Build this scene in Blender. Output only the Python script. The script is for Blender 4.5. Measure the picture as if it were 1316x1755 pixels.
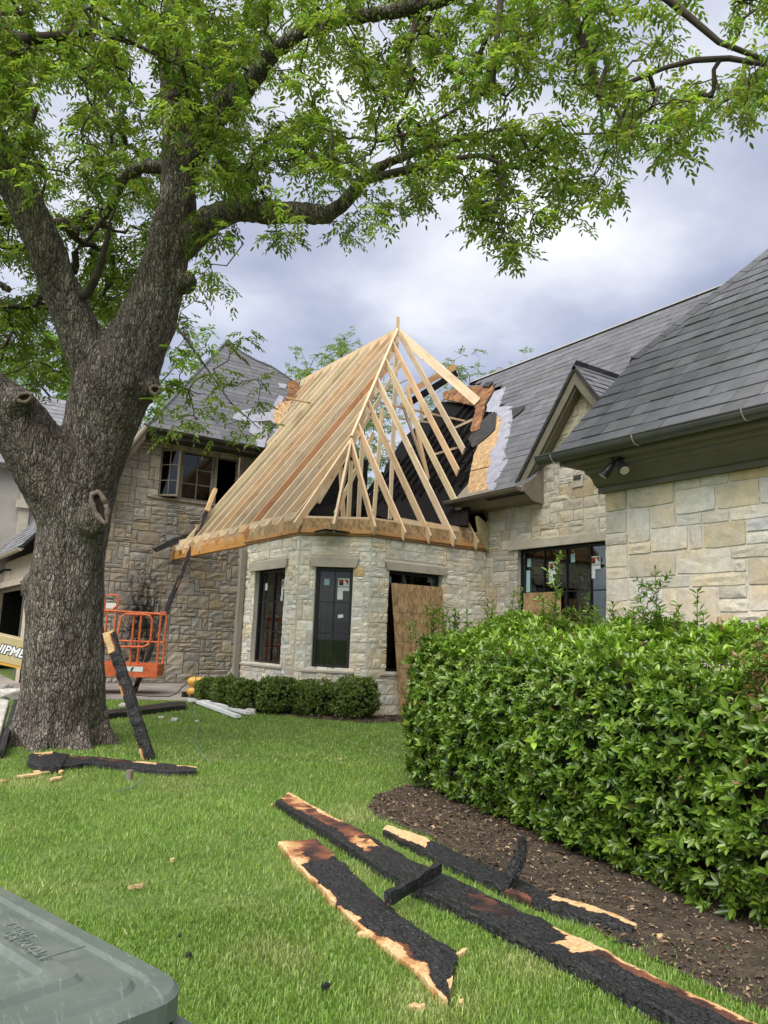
import bpy, bmesh, math, random
import numpy as np
from math import sin, cos, pi, radians, sqrt, atan2, hypot
from mathutils import Vector, Matrix, noise as mnoise

for o in list(bpy.data.objects): bpy.data.objects.remove(o)
rnd = random.Random(11); NR = np.random.default_rng(11)
SC = bpy.context.scene; COL = SC.collection

# ------------------------------------------------------------------ camera
# world axes follow the house: +x runs along the wing walls to the right-back, +y to the left-back
IW, IH, FPX = 1316., 1755., 1316.
PITCH, ROLL, HEAD = radians(9.5), radians(2.2), radians(34)
EYE = np.array([0, 0, 1.5])
FW = np.array([sin(HEAD)*cos(PITCH), cos(HEAD)*cos(PITCH), sin(PITCH)])
_r = np.array([cos(HEAD), -sin(HEAD), 0.]); _u = np.cross(_r, FW)
CR = cos(ROLL)*_r + sin(ROLL)*_u
CU = -sin(ROLL)*_r + cos(ROLL)*_u
cam = bpy.data.cameras.new('camera'); co = bpy.data.objects.new('camera', cam); COL.objects.link(co)
cam.sensor_fit = 'VERTICAL'; cam.sensor_height = 24; cam.lens = FPX/IH*24
cam.clip_start = .05; cam.clip_end = 2000
co.matrix_world = Matrix(((CR[0], CU[0], -FW[0], EYE[0]), (CR[1], CU[1], -FW[1], EYE[1]), (CR[2], CU[2], -FW[2], EYE[2]), (0, 0, 0, 1)))
SC.camera = co

# ------------------------------------------------------------------ sky, sun, exposure
SUN_EL, SUN_DIR = radians(54), np.array([-.86, -.50])      # where the light comes from (left, behind the camera)
wd = bpy.data.worlds.new('World'); SC.world = wd; wd.use_nodes = True
nt = wd.node_tree; nt.nodes.clear()
def wn(t, **k):
    n = nt.nodes.new(t)
    for a, b in k.items(): setattr(n, a, b)
    return n
out = wn('ShaderNodeOutputWorld'); bg = wn('ShaderNodeBackground'); nt.links.new(bg.outputs[0], out.inputs[0])
sky = wn('ShaderNodeTexSky', sky_type='NISHITA', sun_disc=False)
sky.sun_elevation = SUN_EL; sky.sun_rotation = atan2(SUN_DIR[0], SUN_DIR[1])
tc = wn('ShaderNodeTexCoord'); sx = wn('ShaderNodeSeparateXYZ'); nt.links.new(tc.outputs['Generated'], sx.inputs[0])
def wm(op, a, b=None, c=False):
    n = wn('ShaderNodeMath', operation=op); n.use_clamp = c
    for i, v in enumerate((a, b)):
        if v is None: continue
        if isinstance(v, (int, float)): n.inputs[i].default_value = v
        else: nt.links.new(v, n.inputs[i])
    return n.outputs[0]
zc = wm('ADD', wm('MAXIMUM', sx.outputs[2], 0.0), .22)
cx = wm('DIVIDE', sx.outputs[0], zc); cy = wm('DIVIDE', sx.outputs[1], zc)
cv = wn('ShaderNodeCombineXYZ'); nt.links.new(cx, cv.inputs[0]); nt.links.new(cy, cv.inputs[1]); cv.inputs[2].default_value = 3.3
def wnoise(sc, det, ro, dist=0):
    n = wn('ShaderNodeTexNoise'); n.inputs['Scale'].default_value = sc; n.inputs['Detail'].default_value = det
    n.inputs['Roughness'].default_value = ro; n.inputs['Distortion'].default_value = dist
    nt.links.new(cv.outputs[0], n.inputs['Vector']); return n.outputs['Fac']
cl = wm('ADD', wm('MULTIPLY', wnoise(1.0, 3, .5, .15), .58), wm('MULTIPLY', wnoise(2.7, 7, .52, .15), .42))
rp = wn('ShaderNodeValToRGB'); nt.links.new(cl, rp.inputs[0])
e = rp.color_ramp.elements
e[0].position = .40; e[0].color = (.36, .39, .53, 1); e[1].position = .64; e[1].color = (1.1, 1.1, 1.1, 1)
for p_, c_ in ((.455, (.47, .50, .64, 1)), (.51, (.60, .635, .76, 1)), (.57, (.82, .84, .92, 1))):
    k_ = e.new(p_); k_.color = c_
hz = wm('SUBTRACT', 1., wm('MULTIPLY', sx.outputs[2], 2.2), True)          # paler toward the horizon
mx = wn('ShaderNodeMix', data_type='RGBA'); mx.inputs[7].default_value = (.70, .73, .85, 1)
nt.links.new(wm('MULTIPLY', hz, .4), mx.inputs[0]); nt.links.new(rp.outputs[0], mx.inputs[6])
ms = wn('ShaderNodeMix', data_type='RGBA', blend_type='ADD'); ms.inputs[0].default_value = .03
nt.links.new(mx.outputs[2], ms.inputs[6]); nt.links.new(sky.outputs[0], ms.inputs[7])
nt.links.new(ms.outputs[2], bg.inputs[0]); bg.inputs[1].default_value = .222
sl = bpy.data.lights.new('sun', 'SUN'); sl.energy = 1.5; sl.angle = radians(60); sl.color = (1, .95, .87)
so = bpy.data.objects.new('sun', sl); COL.objects.link(so)
_sd = SUN_DIR/np.hypot(*SUN_DIR)*cos(SUN_EL)
so.rotation_euler = Vector((_sd[0], _sd[1], sin(SUN_EL))).to_track_quat('Z', 'Y').to_euler(); so.location = (-6, -6, 12)
SC.view_settings.view_transform = 'Standard'; SC.view_settings.look = 'None'
SC.view_settings.gamma = 1; SC.view_settings.use_curve_mapping = False; SC.view_settings.exposure = 2.1
SC.render.engine = 'CYCLES'; SC.render.resolution_x = 768; SC.render.resolution_y = 1024

# ------------------------------------------------------------------ geometry of the place
def ray(x, y): return FW + (x-IW/2)/FPX*CR - (y-IH/2)/FPX*CU
def at(x, y, d): return EYE + ray(x, y)*d                    # a point seen at (x, y) at distance d along the view axis
def hit(x, y, ax, v):
    r = ray(x, y); return EYE + (v-EYE[ax])/r[ax]*r
def hitp(x, y, n, d):
    n = np.asarray(n, float); r = ray(x, y); return EYE + (d-n@EYE)/(n@r)*r
def px(p):
    q = np.asarray(p, float)-EYE; w = q@FW
    return IW/2+FPX*(q@CR)/w, IH/2-FPX*(q@CU)/w, w
def G(x, y):                                                 # the lawn rises gently toward the house
    return .012*np.clip(np.asarray(x)*sin(HEAD)+np.asarray(y)*cos(HEAD)-4, 0, 36)
def gp(x, y, dz=0):
    z = 0
    for i in range(8): p = hit(x, y, 2, z+dz); z = float(G(p[0], p[1]))
    return p
def inpoly(pts, poly):
    pts = np.atleast_2d(pts); x, y = pts[:, 0], pts[:, 1]; r = np.zeros(len(x), bool); n = len(poly)
    for i in range(n):
        x0, y0 = poly[i]; x1, y1 = poly[(i+1) % n]
        if y0 == y1: continue
        c = ((y0 > y) != (y1 > y)) & (x < (x1-x0)*(y-y0)/(y1-y0)+x0); r ^= c
    return r

# ------------------------------------------------------------------ materials
def nodes(name):
    m = bpy.data.materials.new(name); m.use_nodes = True; t = m.node_tree
    return m, t, t.nodes['Principled BSDF'], t.nodes['Material Output']
def nn(t, ty, ins=None, **k):
    n = t.nodes.new(ty)
    for a, b in k.items(): setattr(n, a, b)
    for a, b in (ins or {}).items():
        if hasattr(b, 'is_linked') or hasattr(b, 'links'): t.links.new(b, n.inputs[a])
        else: n.inputs[a].default_value = b
    return n
def vec(t, coord='world', st=(1, 1, 1)):
    if coord == 'world': v = nn(t, 'ShaderNodeNewGeometry').outputs['Position']
    else:
        v = nn(t, 'ShaderNodeTexCoord').outputs['Object']
        ri = nn(t, 'ShaderNodeObjectInfo').outputs['Random']
        v = nn(t, 'ShaderNodeVectorMath', {0: v, 1: nn(t, 'ShaderNodeMath', {0: ri, 1: 37.}, operation='MULTIPLY').outputs[0]}, operation='ADD').outputs[0]
    return nn(t, 'ShaderNodeMapping', {'Vector': v, 'Scale': st}).outputs[0]
def noi(t, v, sc, det=5, ro=.55, dist=0): return nn(t, 'ShaderNodeTexNoise', {'Vector': v, 'Scale': sc, 'Detail': det, 'Roughness': ro, 'Distortion': dist}).outputs['Fac']
def ramp(t, f, stops, interp='LINEAR'):
    n = nn(t, 'ShaderNodeValToRGB', {0: f}); r = n.color_ramp; r.interpolation = interp
    while len(r.elements) < len(stops): r.elements.new(.5)
    for e_, (p_, c_) in zip(r.elements, stops):
        e_.position = p_; e_.color = (c_, c_, c_, 1) if isinstance(c_, (int, float)) else (*c_, 1)
    return n.outputs[0]
def mul(t, a, b): return nn(t, 'ShaderNodeMix', {0: 1., 6: a, 7: b}, data_type='RGBA', blend_type='MULTIPLY').outputs[2]
def mixc(t, f, a, b): return nn(t, 'ShaderNodeMix', {0: f, 6: a, 7: b}, data_type='RGBA').outputs[2]
def mth(t, op, a, b=0.): return nn(t, 'ShaderNodeMath', {0: a, 1: b}, operation=op).outputs[0]
def bump(t, b, h, s, d=.02): t.links.new(nn(t, 'ShaderNodeBump', {'Height': h, 'Strength': s, 'Distance': d}).outputs[0], b.inputs['Normal'])
def PM(name, stops, sc=4, rough=.8, bs=0, bsc=20, bd=.01, coord='world', st=(1, 1, 1), tint=None, spec=.3, metal=0, det=6, dist=0, fine=0):
    m, t, b, o = nodes(name); v = vec(t, coord, st)
    c = ramp(t, noi(t, v, sc, det, .6, dist), stops)
    if fine: c = mul(t, c, ramp(t, noi(t, v, fine, 2, .7), [(.3, .72), (.7, 1.2)]))
    if tint == 'obj': c = mul(t, c, nn(t, 'ShaderNodeObjectInfo').outputs['Color'])
    if tint == 'col': c = mul(t, c, nn(t, 'ShaderNodeAttribute', attribute_name='col').outputs['Color'])
    t.links.new(c, b.inputs['Base Color']); b.inputs['Roughness'].default_value = rough; b.inputs['Metallic'].default_value = metal
    b.inputs['Specular IOR Level'].default_value = spec
    if bs: bump(t, b, noi(t, v, bsc, 6, .65), bs, bd)
    return m
MT = {}
for nm, ti in (('stone', 'obj'), ('stone_merged', 'col'), ('stone_sooty', 'col')):
    m, t, b, o = nodes(nm); v = vec(t)
    c = ramp(t, noi(t, v, 9, 7, .65, .4), [(.25, .76), (.5, 1.), (.72, 1.14)])
    c = mul(t, c, ramp(t, noi(t, v, 45, 4, .7), [(.3, .86), (.55, 1.03), (.75, 1.1)]))
    c = mul(t, c, ramp(t, noi(t, v, 2.2, 3, .5), [(.35, (1.06, .98, .86)), (.6, (.95, .98, 1.03))]))
    src = nn(t, 'ShaderNodeObjectInfo').outputs['Color'] if ti == 'obj' else nn(t, 'ShaderNodeAttribute', attribute_name='col').outputs['Color']
    c = mul(t, c, src)
    if nm == 'stone_sooty':
        xyz = nn(t, 'ShaderNodeSeparateXYZ', {0: nn(t, 'ShaderNodeNewGeometry').outputs['Position']})
        sa = mth(t, 'POWER', mth(t, 'DIVIDE', mth(t, 'SUBTRACT', xyz.outputs[0], 6.12), .55), 2.); sz_ = mth(t, 'POWER', mth(t, 'DIVIDE', mth(t, 'SUBTRACT', xyz.outputs[2], 1.75), 1.35), 2.)
        sf = mth(t, 'MULTIPLY', mth(t, 'EXPONENT', mth(t, 'MULTIPLY', mth(t, 'ADD', sa, sz_), -.8)), ramp(t, noi(t, nn(t, 'ShaderNodeMapping', {'Vector': v, 'Scale': (1.6, 1, .8)}).outputs[0], 4.5, 7, .72, .8), [(.34, .15), (.62, 1.15)]))
        c = mul(t, c, ramp(t, sf, [(.08, 1.), (.35, .55), (.75, .06)])); c = mul(t, c, ramp(t, noi(t, v, .8, 4, .6), [(.35, .78), (.6, 1.06)]))
    t.links.new(c, b.inputs['Base Color']); b.inputs['Roughness'].default_value = .9; b.inputs['Specular IOR Level'].default_value = .2
    h = mth(t, 'ADD', mth(t, 'MULTIPLY', noi(t, v, 16, 8, .65, .6), 1.), mth(t, 'MULTIPLY', noi(t, v, 70, 4, .6), .35))
    bump(t, b, h, .6, .014); MT[nm] = m
for nm, ti in (('shingle', 'obj'), ('shingle_merged', 'col')):
    MT[nm] = PM(nm, [(.3, .85), (.7, 1.12)], 6, .92, .5, 300, .003, tint=ti, spec=.2, fine=160)
MT['mortar'] = PM('mortar', [(.3, (.58, .54, .465)), (.7, (.70, .66, .58))], 12, .95, .5, 60, .008)
MT['mortar_dark'] = PM('mortar_dark', [(.3, (.23, .205, .175)), (.7, (.33, .30, .26))], 6, .95, .5, 60, .008)
m, t, b, o = nodes('mortar_sooty'); v = vec(t); xyz = nn(t, 'ShaderNodeSeparateXYZ', {0: nn(t, 'ShaderNodeNewGeometry').outputs['Position']})
sa = mth(t, 'POWER', mth(t, 'DIVIDE', mth(t, 'SUBTRACT', xyz.outputs[0], 6.18), .42), 2.); sz_ = mth(t, 'POWER', mth(t, 'DIVIDE', mth(t, 'SUBTRACT', xyz.outputs[2], 1.75), 1.35), 2.)
sf = mth(t, 'ADD', mth(t, 'MULTIPLY', mth(t, 'EXPONENT', mth(t, 'MULTIPLY', mth(t, 'ADD', sa, sz_), -1.)), 1.1), mth(t, 'MULTIPLY', mth(t, 'SUBTRACT', noi(t, v, 3, 5), .5), .5))
sooty_nodes = (sa, sz_)
c = ramp(t, noi(t, v, 6, 6, .6), [(.3, (.23, .205, .175)), (.7, (.33, .30, .26))]); c = mul(t, c, ramp(t, sf, [(.3, 1.), (.8, .2)])); t.links.new(c, b.inputs['Base Color']); b.inputs['Roughness'].default_value = .95; MT['mortar_dark'] = m
MT['limestone'] = PM('limestone', [(.3, (.36, .32, .26)), (.7, (.47, .43, .36))], 5, .85, .2, 90, .004)
MT['limestone_sooty'] = PM('limestone_sooty', [(.3, (.17, .14, .11)), (.7, (.30, .25, .20))], 7, .85, .2, 90, .004)
MT['trim'] = PM('trim_paint', [(.3, (.13, .117, .085)), (.7, (.17, .153, .115))], 2.5, .55, .05, 60, .002, spec=.4)
MT['trim_brown'] = PM('trim_brown', [(.3, (.15, .125, .095)), (.7, (.21, .18, .14))], 3, .55, .05, 60, .002)
MT['trim_dark'] = PM('trim_dark', [(.3, (.03, .028, .026)), (.7, (.07, .063, .055))], 4, .6, .1, 40, .003)
MT['gutter'] = PM('gutter_metal', [(.3, (.06, .06, .058)), (.7, (.09, .09, .086))], 2, .38, 0, spec=.5)
MT['gutter_brown'] = PM('gutter_bronze', [(.3, (.12, .105, .085)), (.7, (.2, .175, .145))], 3, .42, 0, spec=.5)
MT['downspout'] = PM('downspout_paint', [(.3, (.24, .215, .18)), (.7, (.3, .275, .235))], 2, .5)
MT['steel'] = PM('bright_steel', [(.3, (.45, .43, .38)), (.7, (.6, .58, .52))], 8, .35, metal=.8)
MT['black_frame'] = PM('black_frame', [(.3, (.008, .008, .009)), (.7, (.014, .014, .016))], 5, .38, spec=.5)
MT['brown_frame'] = PM('brown_frame', [(.3, (.13, .105, .08)), (.7, (.22, .185, .145))], 7, .6)
MT['dark'] = PM('burnt_unlit_black', [(.3, (.003, .003, .003)), (.7, (.012, .011, .011))], 14, .85, .8, 30, .015, spec=.12)
MT['interior'] = PM('dim_interior', [(.3, (.12, .095, .07)), (.7, (.24, .19, .14))], 3, .95)
MT['stucco'] = PM('stucco', [(.3, (.30, .285, .26)), (.7, (.37, .35, .32))], 3, .95, .3, 200, .003)
MT['garage_stone'] = PM('garage_stone', [(.3, (.36, .29, .22)), (.7, (.52, .46, .38))], 5, .9, .6, 20, .02)
MT['white'] = PM('white_paint', [(.3, (.55, .56, .57)), (.7, (.75, .75, .75))], 6, .6)
MT['chalk'] = PM('broken_limestone', [(.3, (.38, .35, .31)), (.7, (.60, .575, .53))], 7, .95, .8, 18, .03)
MT['concrete'] = PM('concrete', [(.25, (.16, .14, .125)), (.5, (.25, .225, .20)), (.75, (.35, .31, .265))], 1.3, .95, .3, 60, .004, fine=50)
MT['tan'] = PM('tan_paint', [(.3, (.40, .33, .17)), (.7, (.46, .385, .21))], 3, .45, spec=.5)
MT['orange'] = PM('orange_paint', [(.25, (.38, .075, .025)), (.5, (.58, .13, .04)), (.75, (.66, .19, .08))], 5, .5, spec=.4, fine=30)
MT['yellow'] = PM('yellow_paint', [(.3, (.50, .26, .035)), (.7, (.62, .34, .05))], 5, .4, spec=.5)
MT['rubber'] = PM('black_rubber', [(.3, (.012, .012, .012)), (.7, (.025, .025, .025))], 8, .6)
MT['lamp_black'] = PM('lamp_black', [(.3, (.012, .013, .015)), (.7, (.02, .021, .023))], 8, .4)
MT['sticker'] = PM('sticker_white', [(.3, (.60, .66, .64)), (.7, (.70, .74, .73))], 20, .5)
MT['sticker_blue'] = PM('sticker_blue', [(.3, (.30, .48, .52)), (.7, (.36, .55, .58))], 20, .5)
MT['print_black'] = PM('print_black', [(.3, .01), (.7, .015)], 5, .6)
MT['print_red'] = PM('print_red', [(.3, (.28, .05, .02)), (.7, (.33, .07, .03))], 5, .6)
MT['print_white'] = PM('print_white', [(.3, (.72, .74, .78)), (.7, (.8, .8, .82))], 5, .5)
MT['underlay'] = PM('underlayment', [(.3, (.20, .205, .25)), (.7, (.32, .325, .38))], 6, .6, .5, 9, .02)
MT['felt'] = PM('tar_felt', [(.3, (.012, .012, .013)), (.7, (.045, .043, .043))], 5, .7, .5, 12, .015)
MT['foam'] = PM('spray_foam', [(.3, (.34, .29, .15)), (.7, (.50, .44, .27))], 14, .95, 1., 25, .04)
MT['osb_burnt'] = PM('scorched_board', [(.3, (.03, .018, .012)), (.5, (.17, .08, .035)), (.7, (.33, .18, .08))], 5, .9, .4, 50, .006, fine=40)
# OSB: flaky strands
m, t, b, o = nodes('osb'); v = vec(t, 'world', (1, 1, .45))
vo = nn(t, 'ShaderNodeTexVoronoi', {'Vector': v, 'Scale': 26., 'Randomness': 1.})
c = ramp(t, nn(t, 'ShaderNodeSeparateColor', {0: vo.outputs['Color']}).outputs[0], [(.0, (.25, .15, .07)), (.5, (.38, .245, .12)), (1., (.49, .34, .18))])
c = mul(t, c, ramp(t, noi(t, v, 8, 4), [(.3, .8), (.7, 1.12)])); t.links.new(c, b.inputs['Base Color']); b.inputs['Roughness'].default_value = .85; MT['osb'] = m
# sawn lumber: long grain along the piece, tinted per piece
m, t, b, o = nodes('lumber'); v = vec(t, 'object', (.7, 16, 16))
c = ramp(t, noi(t, v, 2.2, 6, .6, .5), [(.25, (.49, .365, .23)), (.5, (.61, .485, .33)), (.75, (.68, .57, .425))])
kv = vec(t, 'object', (1.2, 9, 9)); kn = ramp(t, nn(t, 'ShaderNodeTexVoronoi', {'Vector': kv, 'Scale': 1.1}).outputs['Distance'], [(.0, (.30, .15, .07)), (.06, (.45, .27, .14)), (.1, (1, 1, 1))])
c = mul(t, mul(t, c, kn), nn(t, 'ShaderNodeObjectInfo').outputs['Color']); c = mul(t, c, ramp(t, noi(t, vec(t, 'object', (1., 3, 3)), 1.6, 5, .6), [(.3, (.72, .70, .68)), (.5, (1, 1, 1)), (.72, (1.06, 1.03, .98))]))
t.links.new(c, b.inputs['Base Color']); b.inputs['Roughness'].default_value = .75; b.inputs['Specular IOR Level'].default_value = .25
bump(t, b, noi(t, v, 5, 3), .25, .004); MT['lumber'] = m
# charred wood: 'burn' 0 = bare wood, .5 = scorched red-brown, 1 = char with alligator cracks
m, t, b, o = nodes('charred_wood'); v = vec(t); g = vec(t, 'world', (1, 1, 1))
bu = nn(t, 'ShaderNodeAttribute', attribute_name='burn').outputs['Fac']
f = mth(t, 'ADD', bu, mth(t, 'MULTIPLY', mth(t, 'SUBTRACT', noi(t, v, 11, 6, .65), .5), .45))
c = ramp(t, f, [(.10, (.60, .41, .21)), (.22, (.50, .29, .12)), (.30, (.42, .21, .08)), (.38, (.20, .07, .03)), (.58, (.055, .02, .014)), (.72, (.010, .0095, .010)), (1., (.019, .019, .021))])
c = mul(t, c, ramp(t, noi(t, v, 60, 4), [(.3, .65), (.7, 1.3)]))
t.links.new(ramp(t, f, [(.4, .9), (.75, .36)]), b.inputs['Roughness']); b.inputs['Specular IOR Level'].default_value = .45
dvv = nn(t, 'ShaderNodeTexNoise', {'Vector': v, 'Scale': 9., 'Detail': 4.}).outputs['Color']
vv = nn(t, 'ShaderNodeVectorMath', {0: nn(t, 'ShaderNodeMapping', {'Vector': v, 'Rotation': (0, 0, .35), 'Scale': (1.7, .55, 1)}).outputs[0], 1: nn(t, 'ShaderNodeVectorMath', {0: dvv, 'Scale': .06}, operation='SCALE').outputs[0]}, operation='ADD').outputs[0]
vc = nn(t, 'ShaderNodeTexVoronoi', {'Vector': vv, 'Scale': 24.}, feature='DISTANCE_TO_EDGE').outputs['Distance']
fch = ramp(t, f, [(.65, 0.), (.85, 1.)]); c = mul(t, c, mixc(t, fch, (1, 1, 1, 1), ramp(t, vc, [(0, .3), (.06, .85), (.3, 1.35)]))); c = mixc(t, mth(t, 'MULTIPLY', fch, ramp(t, noi(t, v, 4, 6, .7), [(.56, 0.), (.78, .12)])), c, (.16, .16, .165, 1)); t.links.new(c, b.inputs['Base Color'])
hh = mth(t, 'ADD', mth(t, 'MULTIPLY', mth(t, 'MINIMUM', mth(t, 'MULTIPLY', vc, 5.), .35), ramp(t, f, [(.65, 0.), (.85, 1.)])), mth(t, 'MULTIPLY', noi(t, v, 30, 7, .72), 1.)); bump(t, b, hh, .9, .016); MT['char'] = m
# bark: scaly vertical plates
m, t, b, o = nodes('bark'); v0 = vec(t)
dv = nn(t, 'ShaderNodeTexNoise', {'Vector': v0, 'Scale': 5., 'Detail': 4.}).outputs['Color']
v = nn(t, 'ShaderNodeVectorMath', {0: v0, 1: nn(t, 'ShaderNodeVectorMath', {0: dv, 'Scale': .09}, operation='SCALE').outputs[0]}, operation='ADD').outputs[0]
v = nn(t, 'ShaderNodeMapping', {'Vector': v, 'Scale': (1, 1, .24)}).outputs[0]
ve = nn(t, 'ShaderNodeTexVoronoi', {'Vector': v, 'Scale': 38.}, feature='DISTANCE_TO_EDGE').outputs['Distance']
vb = nn(t, 'ShaderNodeTexVoronoi', {'Vector': v, 'Scale': 15.}, feature='DISTANCE_TO_EDGE').outputs['Distance']
vcell = nn(t, 'ShaderNodeSeparateColor', {0: nn(t, 'ShaderNodeTexVoronoi', {'Vector': v, 'Scale': 38.}).outputs['Color']}).outputs[0]
base = ramp(t, noi(t, v0, 2.4, 6, .6), [(.3, (.20, .165, .138)), (.5, (.275, .235, .20)), (.72, (.36, .325, .285))])
c = mul(t, base, ramp(t, vcell, [(0, .70), (1, 1.22)]))
c = mul(t, c, ramp(t, ve, [(.0, .32), (.10, 1.)])); c = mul(t, c, ramp(t, vb, [(.0, .45), (.08, 1.)]))
c = mul(t, c, ramp(t, noi(t, v, 55, 5, .7), [(.3, .68), (.7, 1.3)])); c = mul(t, c, ramp(t, noi(t, nn(t, 'ShaderNodeMapping', {'Vector': v0, 'Scale': (1, 1, .12)}).outputs[0], 9, 5, .6), [(.36, .72), (.6, 1.1)]))
t.links.new(c, b.inputs['Base Color']); b.inputs['Roughness'].default_value = .95; b.inputs['Specular IOR Level'].default_value = .15
h = mth(t, 'ADD', mth(t, 'ADD', mth(t, 'MINIMUM', mth(t, 'MULTIPLY', ve, 3.), .5), mth(t, 'MINIMUM', mth(t, 'MULTIPLY', vb, 3.), .6)), mth(t, 'ADD', mth(t, 'MULTIPLY', vcell, .35), mth(t, 'MULTIPLY', noi(t, v, 60, 5, .7), .5)))
bump(t, b, h, 1., .04); MT['bark'] = m
MT['bark_pale'] = PM('bark_callus', [(.3, (.11, .085, .068)), (.7, (.23, .19, .155))], 9, .9, .8, 26, .02, fine=50)
MT['twig'] = PM('twig_bark', [(.3, (.045, .035, .028)), (.7, (.10, .08, .065))], 6, .95, .6, 60, .01)
MT['shade_disc'] = PM('shade_disc_dark', [(.3, (.012, .009, .007)), (.7, (.05, .03, .02))], 10, 1.)
def leafmat(name, gloss, trans, tcol=(1.5, 1.75, .7)):
    m, t, b, o = nodes(name)
    c = nn(t, 'ShaderNodeAttribute', attribute_name='col').outputs['Color']
    t.links.new(c, b.inputs['Base Color']); b.inputs['Roughness'].default_value = gloss; b.inputs['Specular IOR Level'].default_value = .5
    tr = nn(t, 'ShaderNodeBsdfTranslucent', {0: mul(t, c, (*tcol, 1))})
    mxs = nn(t, 'ShaderNodeMixShader', {0: trans}); t.links.new(b.outputs[0], mxs.inputs[1]); t.links.new(tr.outputs[0], mxs.inputs[2])
    t.links.new(mxs.outputs[0], o.inputs[0]); return m
MT['leaf'] = leafmat('pecan_leaf', .5, .5)
MT['hedge_leaf'] = leafmat('glossy_leaf', .26, .22)
MT['box_leaf'] = leafmat('boxwood_leaf', .4, .25)
MT['far_leaf'] = leafmat('far_leaf', .6, .4)
MT['grass'] = leafmat('grass_blade', .5, .35, (1.35, 1.45, .8))
MT['litter'] = leafmat('dry_leaf', .8, .15, (1.2, 1.1, .9))
MT['soil'] = PM('lawn_soil', [(.3, (.060, .095, .022)), (.5, (.095, .15, .032)), (.7, (.15, .18, .06))], 2.2, 1., .6, 50, .02, fine=30)
MT['mulch'] = PM('mulch', [(.3, (.034, .025, .018)), (.5, (.065, .048, .035)), (.7, (.12, .092, .068))], 9, 1., 1., 40, .03, fine=60)
# clear window glass: mirror-like at a glancing view, otherwise seen through
m, t, b, o = nodes('window_glass')
gl = nn(t, 'ShaderNodeBsdfGlossy', {'Color': (.9, .93, .95, 1), 'Roughness': .015}); tp = nn(t, 'ShaderNodeBsdfTransparent', {0: (.62, .64, .62, 1)})
fr = nn(t, 'ShaderNodeFresnel', {0: 1.55}); mxs = nn(t, 'ShaderNodeMixShader', {0: mth(t, 'MULTIPLY', fr.outputs[0], .8)})
t.links.new(tp.outputs[0], mxs.inputs[1]); t.links.new(gl.outputs[0], mxs.inputs[2]); t.links.new(mxs.outputs[0], o.inputs[0]); MT['glass'] = m
# scuffed bin plastic
m, t, b, o = nodes('bin_plastic'); v = vec(t)
c = ramp(t, noi(t, v, 7, 6, .65), [(.3, (.075, .100, .084)), (.55, (.10, .128, .108)), (.75, (.16, .185, .162))])
sc_ = ramp(t, noi(t, vec(t, 'world', (30, 3, 3)), 6, 6, .7, 1.), [(.57, 0.), (.70, .6)])
c = mixc(t, sc_, c, (.24, .27, .25, 1)); c = mixc(t, ramp(t, noi(t, vec(t, 'world', (4, 34, 4)), 7, 6, .75, .6), [(.60, 0.), (.70, .45)]), c, (.26, .29, .27, 1)); c = mixc(t, ramp(t, noi(t, v, 3.5, 5, .6), [(.5, 0.), (.7, .5)]), c, (.17, .165, .125, 1)); t.links.new(c, b.inputs['Base Color']); b.inputs['Roughness'].default_value = .42
bump(t, b, noi(t, v, 120, 3), .12, .002); MT['bin'] = m

# ------------------------------------------------------------------ object helpers
WMX = {}                                                     # world matrix of everything built, so parts can be parented in place
def put(o, parent=None, mat=None, world=None):
    COL.objects.link(o); w = world or Matrix.Identity(4); WMX[o] = w
    if mat is not None and o.data is not None and not o.data.materials: o.data.materials.append(MT[mat] if isinstance(mat, str) else mat)
    o.matrix_basis = w
    if parent is not None:
        o.parent = parent; o.matrix_parent_inverse = WMX[parent].inverted()
    return o
def thing(name, label, cat, loc=(0, 0, 0), group=None):
    o = bpy.data.objects.new(name, None); o.empty_display_size = .2
    put(o, world=Matrix.Translation(Vector([float(q) for q in loc]))); return tag(o, label, cat, group)
def tag(o, label, cat, group=None):
    o['label'] = label; o['category'] = cat
    if group: o['group'] = group
    return o
def kind(o, k): o['kind'] = k; return o
def mesh_np(name, V, Fq, mat=None, parent=None, col=None, smooth=False, world=None, attr='col'):
    """V (n,3); Fq: list of index arrays, each (k, 3) or (k, 4)"""
    me = bpy.data.meshes.new(name); V = np.asarray(V, np.float32); me.vertices.add(len(V)); me.vertices.foreach_set('co', V.ravel())
    li = np.concatenate([f.ravel() for f in Fq]).astype(np.int32); sz = np.concatenate([np.full(len(f), f.shape[1]) for f in Fq])
    me.loops.add(len(li)); me.loops.foreach_set('vertex_index', li)
    me.polygons.add(len(sz)); me.polygons.foreach_set('loop_start', (np.cumsum(sz)-sz).astype(np.int32))
    me.polygons.foreach_set('use_smooth', np.full(len(sz), bool(smooth or mat in ('leaf', 'hedge_leaf', 'box_leaf', 'far_leaf', 'grass', 'litter'))))
    if col is not None:
        if col.ndim == 2:
            a = me.color_attributes.new(attr, 'FLOAT_COLOR', 'POINT'); c4 = np.ones((len(V), 4), np.float32); c4[:, :3] = col; a.data.foreach_set('color', c4.ravel())
        else:
            a = me.attributes.new(attr, 'FLOAT', 'POINT'); a.data.foreach_set('value', col.astype(np.float32))
    me.update(calc_edges=True); me.validate()
    return put(bpy.data.objects.new(name, me), parent, mat, world)
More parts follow.
